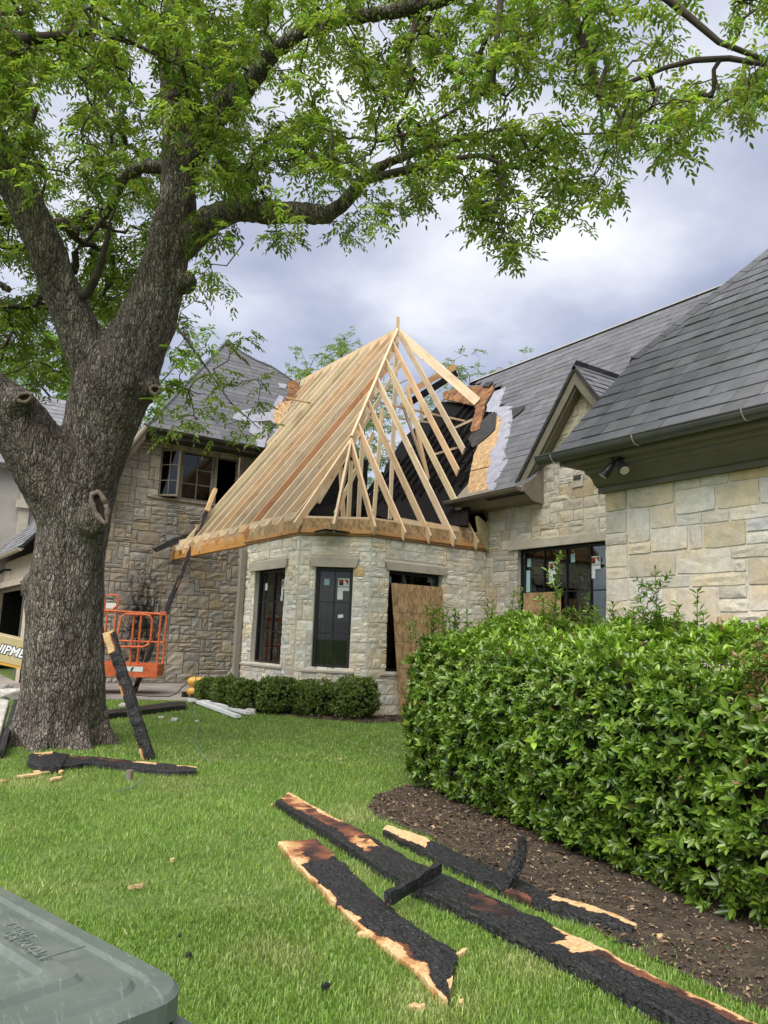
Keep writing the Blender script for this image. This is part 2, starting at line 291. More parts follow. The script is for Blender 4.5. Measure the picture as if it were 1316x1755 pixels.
class MB:
    """collects boxes, tubes and prisms into one mesh"""
    def __init__(s): s.v = []; s.f = []
    def add(s, vs, fs):
        n = len(s.v); s.v += [tuple(map(float, q)) for q in vs]; s.f += [tuple(i+n for i in f) for f in fs]; return s
    def box(s, a, b):
        (x0, y0, z0), (x1, y1, z1) = a, b
        return s.hexa([(x0, y0, z0), (x1, y0, z0), (x1, y1, z0), (x0, y1, z0), (x0, y0, z1), (x1, y0, z1), (x1, y1, z1), (x0, y1, z1)])
    def hexa(s, p): return s.add(p, [(0, 3, 2, 1), (4, 5, 6, 7), (0, 1, 5, 4), (1, 2, 6, 5), (2, 3, 7, 6), (3, 0, 4, 7)])
    def prism(s, poly, off):                                  # closed polygon of 3-D points pushed along off
        n = len(poly); o = np.asarray(off, float); P = [np.asarray(q, float) for q in poly]
        return s.add(P+[q+o for q in P], [tuple(range(n))[::-1], tuple(range(n, 2*n))]+[(i, (i+1) % n, n+(i+1) % n, n+i) for i in range(n)])
    def tube(s, pts, rad, seg=8, cap=True, sq=1.):
        P = [np.asarray(q, float) for q in pts]; rad = [rad]*len(P) if np.isscalar(rad) else rad; vs = []; fs = []; last = None
        for i, p in enumerate(P):
            t = P[min(i+1, len(P)-1)]-P[max(i-1, 0)]; t = t/(np.linalg.norm(t)+1e-9)
            if last is None: a = np.cross(t, (0, 0, 1.) if abs(t[2]) < .9 else (1., 0, 0))
            else: a = last-t*(last@t)
            a = a/(np.linalg.norm(a)+1e-9); last = a; b_ = np.cross(t, a)
            for k in range(seg):
                w = 2*pi*k/seg; vs.append(p+rad[i]*(a*cos(w)+b_*sin(w)*sq))
        for i in range(len(P)-1):
            for k in range(seg): fs.append((i*seg+k, i*seg+(k+1) % seg, (i+1)*seg+(k+1) % seg, (i+1)*seg+k))
        if cap: fs += [tuple(range(seg))[::-1], tuple(range((len(P)-1)*seg, len(P)*seg))]
        return s.add(vs, fs)
    def build(s, name, mat, parent=None, smooth=False, bev=0, world=None):
        me = bpy.data.meshes.new(name); me.from_pydata(s.v, [], s.f); me.update()
        bm = bmesh.new(); bm.from_mesh(me)
        if bev: bmesh.ops.bevel(bm, geom=[e_ for e_ in bm.edges if len(e_.link_faces) == 2 and e_.calc_face_angle(0) > .4], offset=bev, segments=2, affect='EDGES', profile=.5)
        bmesh.ops.recalc_face_normals(bm, faces=bm.faces); bm.to_mesh(me); bm.free()
        if smooth:
            for p_ in me.polygons: p_.use_smooth = True
        return put(bpy.data.objects.new(name, me), parent, mat, world)
def beam(name, p0, p1, w, h, mat='lumber', parent=None, color=None, up=(0, 0, 1), cut=None, drop=0):
    """a straight sawn piece from p0 to p1 (its centre line), w wide and h deep, in its own frame (x along the piece)"""
    p0, p1 = Vector([float(q) for q in p0]), Vector([float(q) for q in p1]); X = (p1-p0); L = X.length; X.normalize(); Z = Vector(up); Z = (Z-X*Z.dot(X)).normalized(); Y = Z.cross(X)
    c = p0-Z*drop; wm_ = Matrix(((X.x, Y.x, Z.x, c.x), (X.y, Y.y, Z.y, c.y), (X.z, Y.z, Z.z, c.z), (0, 0, 0, 1)))
    a0 = a1 = 0
    if cut is not None: a0 = cut
    v = []
    for zz in (-h/2, h/2):
        e0 = a0*(zz/h+.5)                                      # slanted foot
        v += [(e0, -w/2, zz), (L, -w/2, zz), (L, w/2, zz), (e0, w/2, zz)]
    me = bpy.data.meshes.new(name); me.from_pydata(v, [], [(0, 3, 2, 1), (4, 5, 6, 7), (0, 1, 5, 4), (1, 2, 6, 5), (2, 3, 7, 6), (3, 0, 4, 7)]); me.update()
    o = put(bpy.data.objects.new(name, me), parent, mat, wm_)
    k = rnd.uniform(.80, 1.1); tn = rnd.choice(((1, 1, 1), (1, 1, 1), (1.02, .94, .86), (1.03, .90, .78), (.92, .92, .92), (.98, 1., .9))); o.color = color or (k*tn[0], k*tn[1], k*tn[2], 1); return o
def struct(o): return kind(o, 'structure')
def text_mesh(name, s, size, mat, parent, world, ext=.002, shear=0., bold=0.):
    cu = bpy.data.curves.new(name, 'FONT'); cu.body = s; cu.size = size; cu.extrude = ext; cu.shear = shear; cu.offset = bold; cu.align_x = 'CENTER'; cu.align_y = 'CENTER'; cu.resolution_u = 2
    o = bpy.data.objects.new('tmp', cu); COL.objects.link(o); dg = bpy.context.evaluated_depsgraph_get(); me = bpy.data.meshes.new_from_object(o.evaluated_get(dg)); bpy.data.objects.remove(o)
    me.name = name; me.materials.clear(); return put(bpy.data.objects.new(name, me), parent, mat, world)
def frame(o, x, y, z):
    return Matrix(((x[0], y[0], z[0], o[0]), (x[1], y[1], z[1], o[1]), (x[2], y[2], z[2], o[2]), (0, 0, 0, 1)))
def unit(a): a = np.asarray(a, float); return a/np.linalg.norm(a)

# ================================================================== THE SETTING
def sheet(name, poly, dz, mat, sub=1):
    """a ground-hugging sheet inside a polygon given in plan"""
    P = [np.array([q[0], q[1], float(G(q[0], q[1]))+dz]) for q in poly]
    mb = MB().prism(P, (0, 0, -.03)); return struct(mb.build(name, mat))
nx = 121; gx = np.sign(np.linspace(-1, 1, nx))*np.abs(np.linspace(-1, 1, nx))**2.6*600; gxx, gyy = np.meshgrid(gx+5, gx+8)
Vg = np.stack([gxx, gyy, G(gxx, gyy)], -1).reshape(-1, 3)
ii = np.arange(nx*nx).reshape(nx, nx); Fg = np.stack([ii[:-1, :-1], ii[:-1, 1:], ii[1:, 1:], ii[1:, :-1]], -1).reshape(-1, 4)
struct(mesh_np('lawn_ground', Vg, [Fg], 'soil', smooth=True))
drive = [(-6, 17.2), (2, 16.6), (5.0, 15.75), (6.0, 15.25), (6.75, 15.3), (7.5, 20.2), (3.4, 20.2), (3.4, 26), (-6, 26)]
sheet('driveway', drive, .012, 'concrete')
bed_hedge = [tuple(gp(*q)[:2]) for q in ((632, 1388), (645, 1365), (700, 1349), (745, 1350))]+[(5.2, 7.0), (7.4, 7.2), (7.4, .3), (3.9, .3)]+[tuple(gp(*q)[:2]) for q in ((1316, 1738), (1250, 1712), (1130, 1655), (1030, 1605), (960, 1570), (880, 1530), (790, 1468), (735, 1437), (690, 1418), (650, 1402))]
bed_bay = [(5.55, 14.7), (6.2, 13.1), (6.75, 12.0), (7.35, 11.25), (8.3, 10.95), (9.6, 10.7), (10.6, 9.5), (10.7, 12.05), (7.8, 12.05), (6.8, 12.9), (6.8, 15.2), (6.0, 15.2)]
def rough_poly(poly, step=.18, amp=.05):
    o_ = []
    for i, a in enumerate(poly):
        b_ = poly[(i+1) % len(poly)]; L = hypot(b_[0]-a[0], b_[1]-a[1]); k = max(1, int(L/step))
        for j in range(k):
            f = j/k; x = a[0]+(b_[0]-a[0])*f; y = a[1]+(b_[1]-a[1])*f
            o_.append((x+amp*mnoise.noise((x*5, y*5, 1)), y+amp*mnoise.noise((x*5, y*5, 9))))
    return o_
sheet('mulch_bed', rough_poly(bed_hedge), .016, 'mulch'); sheet('mulch_bed', rough_poly(bed_bay), .016, 'mulch')

# ================================================================== THE HOUSE
house = thing('stone_house', 'fire-damaged limestone house with a new timber roof frame over its corner bay', 'house', (8, 14, .1))
class Wall:
    def __init__(s, O, d): s.O = np.array([O[0], O[1], 0.]); dd = unit(d); s.d = np.array([dd[0], dd[1], 0]); s.n = np.array([dd[1], -dd[0], 0]); s.ang = atan2(dd[1], dd[0])
    def pt(s, a, z, off=0): return s.O+s.d*a+s.n*off+np.array([0, 0, z])
    def box(s, mb, a0, a1, z0, z1, o0, o1):
        return mb.hexa([s.pt(a0, z0, o1), s.pt(a1, z0, o1), s.pt(a1, z0, o0), s.pt(a0, z0, o0), s.pt(a0, z1, o1), s.pt(a1, z1, o1), s.pt(a1, z1, o0), s.pt(a0, z1, o0)])
    def fr(s, a, z, off): return frame(s.pt(a, z, off), s.d, -s.n, (0, 0, 1))          # x along, y into the wall, z up
    def face(s, a, z, off): return frame(s.pt(a, z, off), s.d, (0, 0, 1), s.n)          # for lettering: x along, y up, z outward
    def prism(s, mb, pts, o0, o1): return mb.prism([s.pt(a, z, o0) for a, z in pts], s.n*(o1-o0))
W_BL = Wall((6.78, 15.25), (0, -1)); W_BM = Wall((6.80, 12.85), (1.04, -.85)); W_BR = Wall((7.84, 12.0), (1, 0))
W_R2 = Wall((10.7, 12.0), (0, -1)); W_L = Wall((3.4, 20.), (1, 0)); W_R1 = Wall((7.5, 6.22), (0, -1))
def holed(w, L, z0, z1, hole, th=.25):
    mb = MB(); a0, a1, h0, h1 = hole
    for q in ((0, a0, z0, z1), (a1, L, z0, z1), (a0, a1, z0, h0), (a0, a1, h1, z1)): w.box(mb, *q, 0, -th)
    return mb
ho = {'BL': (.49, 1.87, .97, 2.82), 'BM': (.31, 1.02, .95, 2.82), 'BR': (.40, 1.70, .93, 2.82), 'R2': (.92, 3.30, .9, 3.37), 'L': (2.76, 5.08, 5.04, 6.42)}
w_bl = holed(W_BL, 2.40, -.1, 3.41, ho['BL']).build('wall', 'mortar', house)
w_bm = holed(W_BM, 1.34, -.1, 3.41, ho['BM']).build('wall', 'mortar', house)
w_br = holed(W_BR, 2.86, -.1, 3.41, ho['BR']).build('wall', 'mortar', house)
_ga = hit(985, 629, 0, 10.44); GA = (12-_ga[1], _ga[2])
mb = holed(W_R2, 6.0, -.1, 4.34, ho['R2']); W_R2.prism(mb, [(1.0, 4.34), (4.6, 4.34), (4.6, 4.5), (GA[0], GA[1]-.05), (1.0, 4.5)], 0, -.2)
w_r2 = mb.build('wall', 'mortar', house)
mb = MB(); hL = ho['L']
W_L.prism(mb, [(0, -.1), (hL[0], -.1), (hL[0], 6.62), (2.2, 6.62), (0, 3.1)], 0, -.25)
W_L.box(mb, hL[0], hL[1], -.1, hL[2], 0, -.25); W_L.box(mb, hL[0], hL[1], hL[3], 6.62, 0, -.25); W_L.box(mb, hL[1], 7.4, -.1, 6.62, 0, -.25)
w_l = mb.build('wall', 'mortar_dark', house)
mb = MB(); W_R1.box(mb, 0, 6.2, -.1, 3.47, 0, -.3); mb.box((7.81, 5.95, -.1), (13.4, 6.2, 4.0)); w_r1 = mb.build('wall', 'mortar', house)

# --- stones
def ashlar(L, z0, z1, cw, ch, mask, ws, hs):
    nx_, nz_ = int(L/cw+.5), int((z1-z0)/ch+.5); cw = L/nx_; ch = (z1-z0)/nz_; free = np.zeros((nz_, nx_), bool); R = []
    for j in range(nz_):
        for i in range(nx_): free[j, i] = mask((i+.5)*cw, z0+(j+.5)*ch)
    for j in range(nz_):
        i = 0
        while i < nx_:
            if not free[j, i]: i += 1; continue
            w, h = rnd.choice(ws), rnd.choice(hs)
            ww = 0
            while ww < w and i+ww < nx_ and free[j, i+ww]: ww += 1
            hh = 1
            while hh < h and j+hh < nz_ and free[j+hh, i:i+ww].all(): hh += 1
            free[j:j+hh, i:i+ww] = False; R.append((i*cw, (i+ww)*cw, z0+j*ch, z0+(j+hh)*ch)); i += ww
    return R
def unhole(h, m=.0): return lambda a, z: not (h[0]-m < a < h[1]+m and h[2] < z < h[3])
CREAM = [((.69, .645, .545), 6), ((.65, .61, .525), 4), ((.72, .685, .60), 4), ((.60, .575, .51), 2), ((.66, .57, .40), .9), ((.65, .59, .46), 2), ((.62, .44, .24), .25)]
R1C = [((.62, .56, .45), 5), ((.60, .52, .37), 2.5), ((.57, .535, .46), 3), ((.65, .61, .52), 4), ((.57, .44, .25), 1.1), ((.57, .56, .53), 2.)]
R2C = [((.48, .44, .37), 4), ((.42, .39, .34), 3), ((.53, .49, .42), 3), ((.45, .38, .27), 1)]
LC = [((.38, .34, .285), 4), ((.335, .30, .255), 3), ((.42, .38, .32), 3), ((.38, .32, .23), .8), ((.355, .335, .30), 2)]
def pick(C): c = rnd.choices([q[0] for q in C], [q[1] for q in C])[0]; k = rnd.uniform(.86, 1.12); return tuple(q*k for q in c)
STN = []
def lay(w, wall_obj, rects, C, gap=.006, dep=(.014, .027), prio=lambda a, z: 1, tint=None):
    for a0, a1, z0, z1 in rects:
        j = [rnd.uniform(-.006, .006) for _ in range(4)]; c = pick(C); ac, zc_ = (a0+a1)/2, (z0+z1)/2
        if tint: c = tint(ac, zc_, c)
        x_, y_, d_ = px(w.pt(ac, zc_)); A = (a1-a0)*(z1-z0)*abs(unit(ray(x_, y_))@w.n)*(FPX/d_)**2*prio(ac, zc_)
        if not (-10 < x_ < 1326 and 0 < y_ < 1755): A = 0
        STN.append((A, w, wall_obj, a0+gap+j[0], a1-gap+j[1], z0+gap+j[2], z1-gap+j[3], rnd.uniform(*dep), c))
W3 = [1, 2, 2, 3, 3, 4, 4, 5]; H3 = [1, 1, 2, 2, 2, 3]
low = lambda z_: (lambda a, z: 1 if z > z_ else .05)
lay(W_BL, w_bl, ashlar(2.40, .05, 3.41, .105, .093, lambda a, z: unhole(ho['BL'])(a, z) and not (.28 < a < 1.98 and 2.82 < z < 3.0), W3, H3), CREAM, prio=low(.75))
lay(W_BM, w_bm, ashlar(1.34, .05, 3.41, .105, .093, lambda a, z: unhole(ho['BM'])(a, z) and not (.18 < a < 1.12 and 2.82 < z < 3.0), W3, H3), CREAM, prio=low(.7))
lay(W_BR, w_br, ashlar(2.86, .05, 3.41, .105, .093, lambda a, z: unhole(ho['BR'])(a, z) and not (.30 < a < 1.80 and 2.82 < z < 3.0), W3, H3), CREAM, prio=lambda a, z: 1 if (z > 1.9 or a < .45) else .05)
def m2(a, z):
    if not unhole(ho['R2'])(a, z) or (.70 < a < 3.3 and 3.37 < z < 3.54): return False
    return z < 4.34 or (1.2 < a < 4.2 and z < GA[1]-.1-abs(a-GA[0])*1.27)
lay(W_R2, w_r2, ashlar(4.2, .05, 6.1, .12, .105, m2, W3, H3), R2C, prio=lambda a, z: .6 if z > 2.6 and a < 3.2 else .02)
def mL(a, z): return unhole(hL)(a, z) and z < 3.0+a*1.6 and not (2.6 < a < 5.2 and 4.9 < z < 5.06)
def soot(a, z, c):
    f = .35*math.exp(-((a-3.6)/1.2)**2-((z-4.0)/.6)**2)
    f *= .8+.6*mnoise.noise((a*3, z*3, 3)); f = min(max(f, 0), .975); return (c[0]*(1-f), c[1]*(1-f), c[2]*(1-f))
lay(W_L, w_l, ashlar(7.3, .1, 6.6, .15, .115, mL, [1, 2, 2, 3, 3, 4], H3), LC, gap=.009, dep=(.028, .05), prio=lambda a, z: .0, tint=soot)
lay(W_R1, w_r1, ashlar(6.1, .02, 3.43, .165, .135, lambda a, z: True, [1, 2, 2, 3, 3, 4], H3), R1C, gap=.010, dep=(.014, .028), prio=low(1.62))
def stone_unit(seed):
    r = random.Random(seed); nx_, nz_ = 5, 4; v = []; f = []
    for j in range(nz_):
        for i in range(nx_):
            x = i/(nx_-1)-.5; z = j/(nz_-1)-.5; e_ = (i in (0, nx_-1)) or (j in (0, nz_-1)); cr = (i in (0, nx_-1)) and (j in (0, nz_-1))
            y = -(.72+r.uniform(-.1, .1) if e_ else .9+r.uniform(-.4, .4))
            if e_: x += r.uniform(-.018, .018); z += r.uniform(-.03, .03)
            else: x += r.uniform(-.05, .05); z += r.uniform(-.05, .05)
            if cr: x *= .975; z *= .96
            v.append((x, y, z))
    for j in range(nz_-1):
        for i in range(nx_-1): a = j*nx_+i; f.append((a, a+1, a+nx_+1, a+nx_))
    ring = [i for i in range(nx_)]+[j*nx_+nx_-1 for j in range(1, nz_)]+[(nz_-1)*nx_+i for i in range(nx_-2, -1, -1)]+[j*nx_ for j in range(nz_-2, 0, -1)]
    b0 = len(v); v += [(v[k][0], .3, v[k][2]) for k in ring]; n = len(ring)
    for k in range(n): f.append((ring[k], b0+k, b0+(k+1) % n, ring[(k+1) % n]))
    return v, f
SU = [stone_unit(i) for i in range(14)]; SM = []
for i, (v, f) in enumerate(SU):
    me = bpy.data.meshes.new('stone'); me.from_pydata(v, [], f); me.update(); me.materials.append(MT['stone']); SM.append(me)
    bm = bmesh.new(); bm.from_mesh(me); bmesh.ops.recalc_face_normals(bm, faces=bm.faces); bm.to_mesh(me); bm.free(); SU[i] = (v, [tuple(p_.vertices) for p_ in me.polygons])
STN.sort(key=lambda q: -q[0]); rest = {}
for k, (A, w, wo, a0, a1, z0, z1, dp, c) in enumerate(STN):
    mt = w.fr((a0+a1)/2, (z0+z1)/2, 0) @ Matrix.Diagonal((a1-a0, dp, z1-z0, 1))
    if k < 296 and A > 60:
        o = put(bpy.data.objects.new('stone', rnd.choice(SM)), wo, None, mt); o.color = (*c, 1)
    else: rest.setdefault(wo, []).append((mt, c))
for wo, L_ in rest.items():
    Vs = []; Fs = []; Cs = []; n = 0
    for mt, c in L_:
        v, f = rnd.choice(SU); M4 = np.array(mt); vv = np.c_[np.array(v), np.ones(len(v))]@M4.T
        Vs.append(vv[:, :3]); Fs.append(np.array(f)+n); Cs.append(np.tile(c, (len(v), 1))); n += len(v)
    kind(mesh_np('stones', np.concatenate(Vs), [np.concatenate(Fs)], 'stone_sooty' if wo == w_l else 'stone_merged', wo, col=np.concatenate(Cs)), 'stuff')

# --- windows
def casement(w, h, cols, rows, fm, parent=None, rec=.10, fw=.05, mun=.018, gm='glass', name='window'):
    a0, a1, z0, z1 = h; mb = MB(); o0, o1 = -rec, -rec-.07
    for q in ((a0, a1, z0, z0+fw), (a0, a1, z1-fw, z1), (a0, a0+fw, z0+fw, z1-fw), (a1-fw, a1, z0+fw, z1-fw)): w.box(mb, *q, o0, o1)
    win = mb.build(name, fm, house, bev=.004)
    for k in range(1, cols):
        x = a0+fw+(a1-a0-2*fw)*k/cols; w.box(m_ := MB(), x-mun/2, x+mun/2, z0+fw, z1-fw, o0-.012, o1+.01); m_.build('muntin', fm, win)
    for k in range(1, rows):
        z = z0+fw+(z1-z0-2*fw)*k/rows; w.box(m_ := MB(), a0+fw, a1-fw, z-mun/2, z+mun/2, o0-.014, o1+.012); m_.build('muntin', fm, win)
    for i in range(cols):
        for j in range(rows):
            x0 = a0+fw+(a1-a0-2*fw)*i/cols; x1 = a0+fw+(a1-a0-2*fw)*(i+1)/cols; q0 = z0+fw+(z1-z0-2*fw)*j/rows; q1 = z0+fw+(z1-z0-2*fw)*(j+1)/rows
            w.box(m_ := MB(), x0+.004, x1-.004, q0+.004, q1-.004, o0-.036, o0-.041); m_.build('pane', gm, win)
    return win
def sill(w, win, a0, a1, z, mat='limestone'):
    pr = [(0, z-.02), (.13, z-.02), (.145, z-.035), (.145, z-.07), (.12, z-.085), (.12, z-.105), (.085, z-.125), (.07, z-.15), (.055, z-.17), (0, z-.17)]
    mb = MB().prism([w.pt(a0, q[1], q[0]-.1) for q in pr], w.d*(a1-a0)); return mb.build('sill', mat, win, bev=.004)
def lintel(w, win, a0, a1, z0, z1, fl=.045, mat='limestone'):
    mb = MB(); w.prism(mb, [(a0+fl, z0), (a1-fl, z0), (a1, z1), (a0, z1)], .062, -.2); return mb.build('lintel', mat, win, bev=.005)
def stick(w, win, a, z, sw, sh, mat='sticker', off=-.134, rot=0, name='sticker'):
    mb = MB(); c_, s_ = cos(rot), sin(rot)
    pts = [(a+x*c_-y*s_, z+x*s_+y*c_) for x, y in ((-sw/2, -sh/2), (sw/2, -sh/2), (sw/2, sh/2), (-sw/2, sh/2))]
    w.prism(mb, pts, off, off+.0015); return mb.build(name, mat, win)
def maker_label(w, win, a, z, off=-.134, k=1.):
    """the maker's label stuck inside the glass: a square with red and black fields, a white wedge and a line of lettering"""
    mb = MB(); w.prism(mb, [(a-.11*k, z-.115*k), (a+.11*k, z-.115*k), (a+.11*k, z+.12*k), (a-.11*k, z+.12*k)], off, off+.0015); lb = mb.build('sticker', 'sticker', win)
    o2 = off+.0025
    def poly(p, m_): mm = MB(); w.prism(mm, [(a+x*k, z+y*k) for x, y in p], o2, o2+.001); return mm.build('print', m_, win)
    poly([(-.09, -.01), (-.005, -.01), (-.005, .095), (-.09, .095)], 'print_red'); poly([(.01, .095), (.09, .095), (.09, 0.)], 'print_red')
    o2 = off+.004; poly([(-.09, -.01), (-.005, -.01), (-.005, .06)], 'print_black'); poly([(.065, .03), (.09, .03), (.09, 0.)], 'print_black')
    text_mesh('lettering', 'ANDERSEN', .048*k, 'print_black', win, w.face(a, z-.042*k, off+.002), .0006)
    mb = MB(); w.prism(mb, [(a-.11*k, z-.28*k), (a-.005*k, z-.28*k), (a-.005*k, z-.117*k), (a-.11*k, z-.117*k)], off, off+.0014); mb.build('sticker', 'sticker', win)
w1 = casement(W_BL, ho['BL'], 2, 3, 'black_frame'); sill(W_BL, w1, .02, 1.98, .97); lintel(W_BL, w1, .26, 2.0, 2.82, 3.0)
stick(W_BL, w1, .78, 2.50, .10, .14); maker_label(W_BL, w1, 1.56, 2.52, k=.8); stick(W_BL, w1, 1.5, 2.24, .08, .1)
w2 = casement(W_BM, ho['BM'], 2, 3, 'black_frame', fw=.065); sill(W_BM, w2, .14, 1.12, .95); lintel(W_BM, w2, .18, 1.13, 2.82, 3.0, .06)
stick(W_BM, w2, .51, 2.55, .10, .115, 'sticker_blue'); maker_label(W_BM, w2, .83, 2.51); stick(W_BM, w2, .80, 1.92, .1, .06, rot=.2)
w3 = casement(W_BR, ho['BR'], 2, 3, 'black_frame'); sill(W_BR, w3, .28, 1.82, .93); lintel(W_BR, w3, .30, 1.82, 2.82, 2.98, .06); stick(W_BR, w3, .52, 2.66, .1, .11, 'sticker_blue')
w4 = casement(W_R2, ho['R2'], 4, 3, 'black_frame'); lintel(W_R2, w4, .70, 3.32, 3.37, 3.535, .02)
maker_label(W_R2, w4, 1.76, 2.98); maker_label(W_R2, w4, 2.78, 3.02); stick(W_R2, w4, 1.12, 3.12, .1, .16, 'sticker_blue'); stick(W_R2, w4, 2.25, 3.14, .1, .16, 'sticker_blue'); stick(W_R2, w4, 1.1, 2.72, .1, .5, 'sticker_blue')
stick(W_R2, w4, 1.5, 2.0, .98, 1.05, 'osb', off=-.095, name='board')
# upper window: a fixed light between two opened casements
hm = (hL[0]+.66, hL[0]+1.60, hL[2], hL[3])
wu = casement(W_L, hm, 2, 3, 'brown_frame', rec=.05, fw=.07, mun=.025)
mb = MB()
for q in ((hL[0], hL[1], hL[3]-.07, hL[3]+.05), (hL[0], hL[0]+.06, hL[2], hL[3]-.07), (hL[1]-.06, hL[1], hL[2], hL[3]-.07), (hL[0]+.58, hL[0]+.655, hL[2], hL[3]-.07), (hL[0]+1.605, hL[0]+1.68, hL[2], hL[3]-.07)): W_L.box(mb, *q, .02, -.14)
mb.build('casing', 'brown_frame', wu, bev=.006)
sill(W_L, wu, 2.62, 5.2, 5.06, 'limestone_sooty')
def sash(hinge, ang, wd_, sgn):
    p = W_L.pt(hinge, 0, -.03); d2 = W_L.d*sgn*cos(ang)+W_L.n*sin(ang); s_ = Wall((p[0], p[1]), (d2[0], d2[1])); z0, z1 = hL[2]+.02, hL[3]-.08; mb = MB()
    for q in ((0, wd_, z0, z0+.055), (0, wd_, z1-.055, z1), (0, .055, z0+.055, z1-.055), (wd_-.055, wd_, z0+.055, z1-.055)): s_.box(mb, *q, .02, -.02)
    sh = mb.build('sash', 'brown_frame', wu, bev=.004)
    for z in (z0+(z1-z0)/3, z0+(z1-z0)*2/3): mb = MB(); s_.box(mb, .055, wd_-.055, z-.011, z+.011, .012, -.012)
    mb = MB()
    for z in (z0+(z1-z0)/3, z0+(z1-z0)*2/3): s_.box(mb, .055, wd_-.055, z-.011, z+.011, .012, -.012)
    s_.box(mb, wd_/2-.011, wd_/2+.011, z0+.055, z1-.055, .014, -.014); kk = mb.build('sash_bars', 'brown_frame', wu)
    mb = MB(); s_.box(mb, .055, wd_-.055, z0+.055, z1-.055, .002, -.002); mb.build('pane', 'glass', wu)
sash(hL[0]+.08, radians(42), .56, 1); sash(hL[1]-.08, radians(75), .6, -1)
# dark rooms behind the openings; bay deck and back wall added to keep light out
mb = MB()
mb.box((6.98, 12.25, 3.43), (11.2, 15.3, 3.47)); mb.box((7.1, 15.22, 0), (10.95, 15.3, 3.43)); mb.box((10.95, 12.2, 0), (11.05, 20.2, 3.43))
mb.box((6.95, 12.3, .02), (10.95, 15.2, .1))
mb.build('interior_wall', 'interior', house)
mb = MB(); mb.box((13.2, 6.3, 0), (13.3, 12.0, 4.2)); mb.box((10.96, 11.9, 0), (13.3, 11.98, 4.2)); mb.box((10.96, 6.3, 4.0), (13.3, 11.9, 4.05)); mb.box((10.96, 6.3, .05), (13.3, 11.9, .12))
mb.build('interior_wall', 'interior', house)
mb = MB(); mb.box((5.5, 23.4, 4), (9.6, 23.5, 7)); mb.box((5.5, 20.26, 4.4), (9.6, 23.4, 4.5)); mb.box((5.4, 20.26, 4.4), (5.5, 23.5, 7)); mb.box((9.6, 20.26, 4.4), (9.7, 23.5, 7)); mb.box((5.4, 20.26, 6.64), (9.7, 23.4, 6.7))
mb.build('interior_wall', 'dark', house)  # walls coloured black to stand in for the unlit room
for x, y in ((7.6, 13.6), (8.0, 13.9), (8.3, 13.3), (8.9, 14.3), (9.3, 13.4), (9.7, 14.6), (7.4, 14.4), (8.6, 14.7), (11.9, 10.8), (11.9, 10.2), (11.9, 9.6), (11.9, 9.0)):
    beam('stud', (x, y, .1), (x, y, 3.42), .04, .09, 'lumber', house, up=(1, 0, 0))
beam('brace', (7.5, 13.7, 2.1), (8.5, 14.2, 3.2), .04, .09, 'lumber', house); beam('brace', (7.8, 13.4, 1.3), (8.6, 13.5, .3), .04, .09, 'lumber', house)

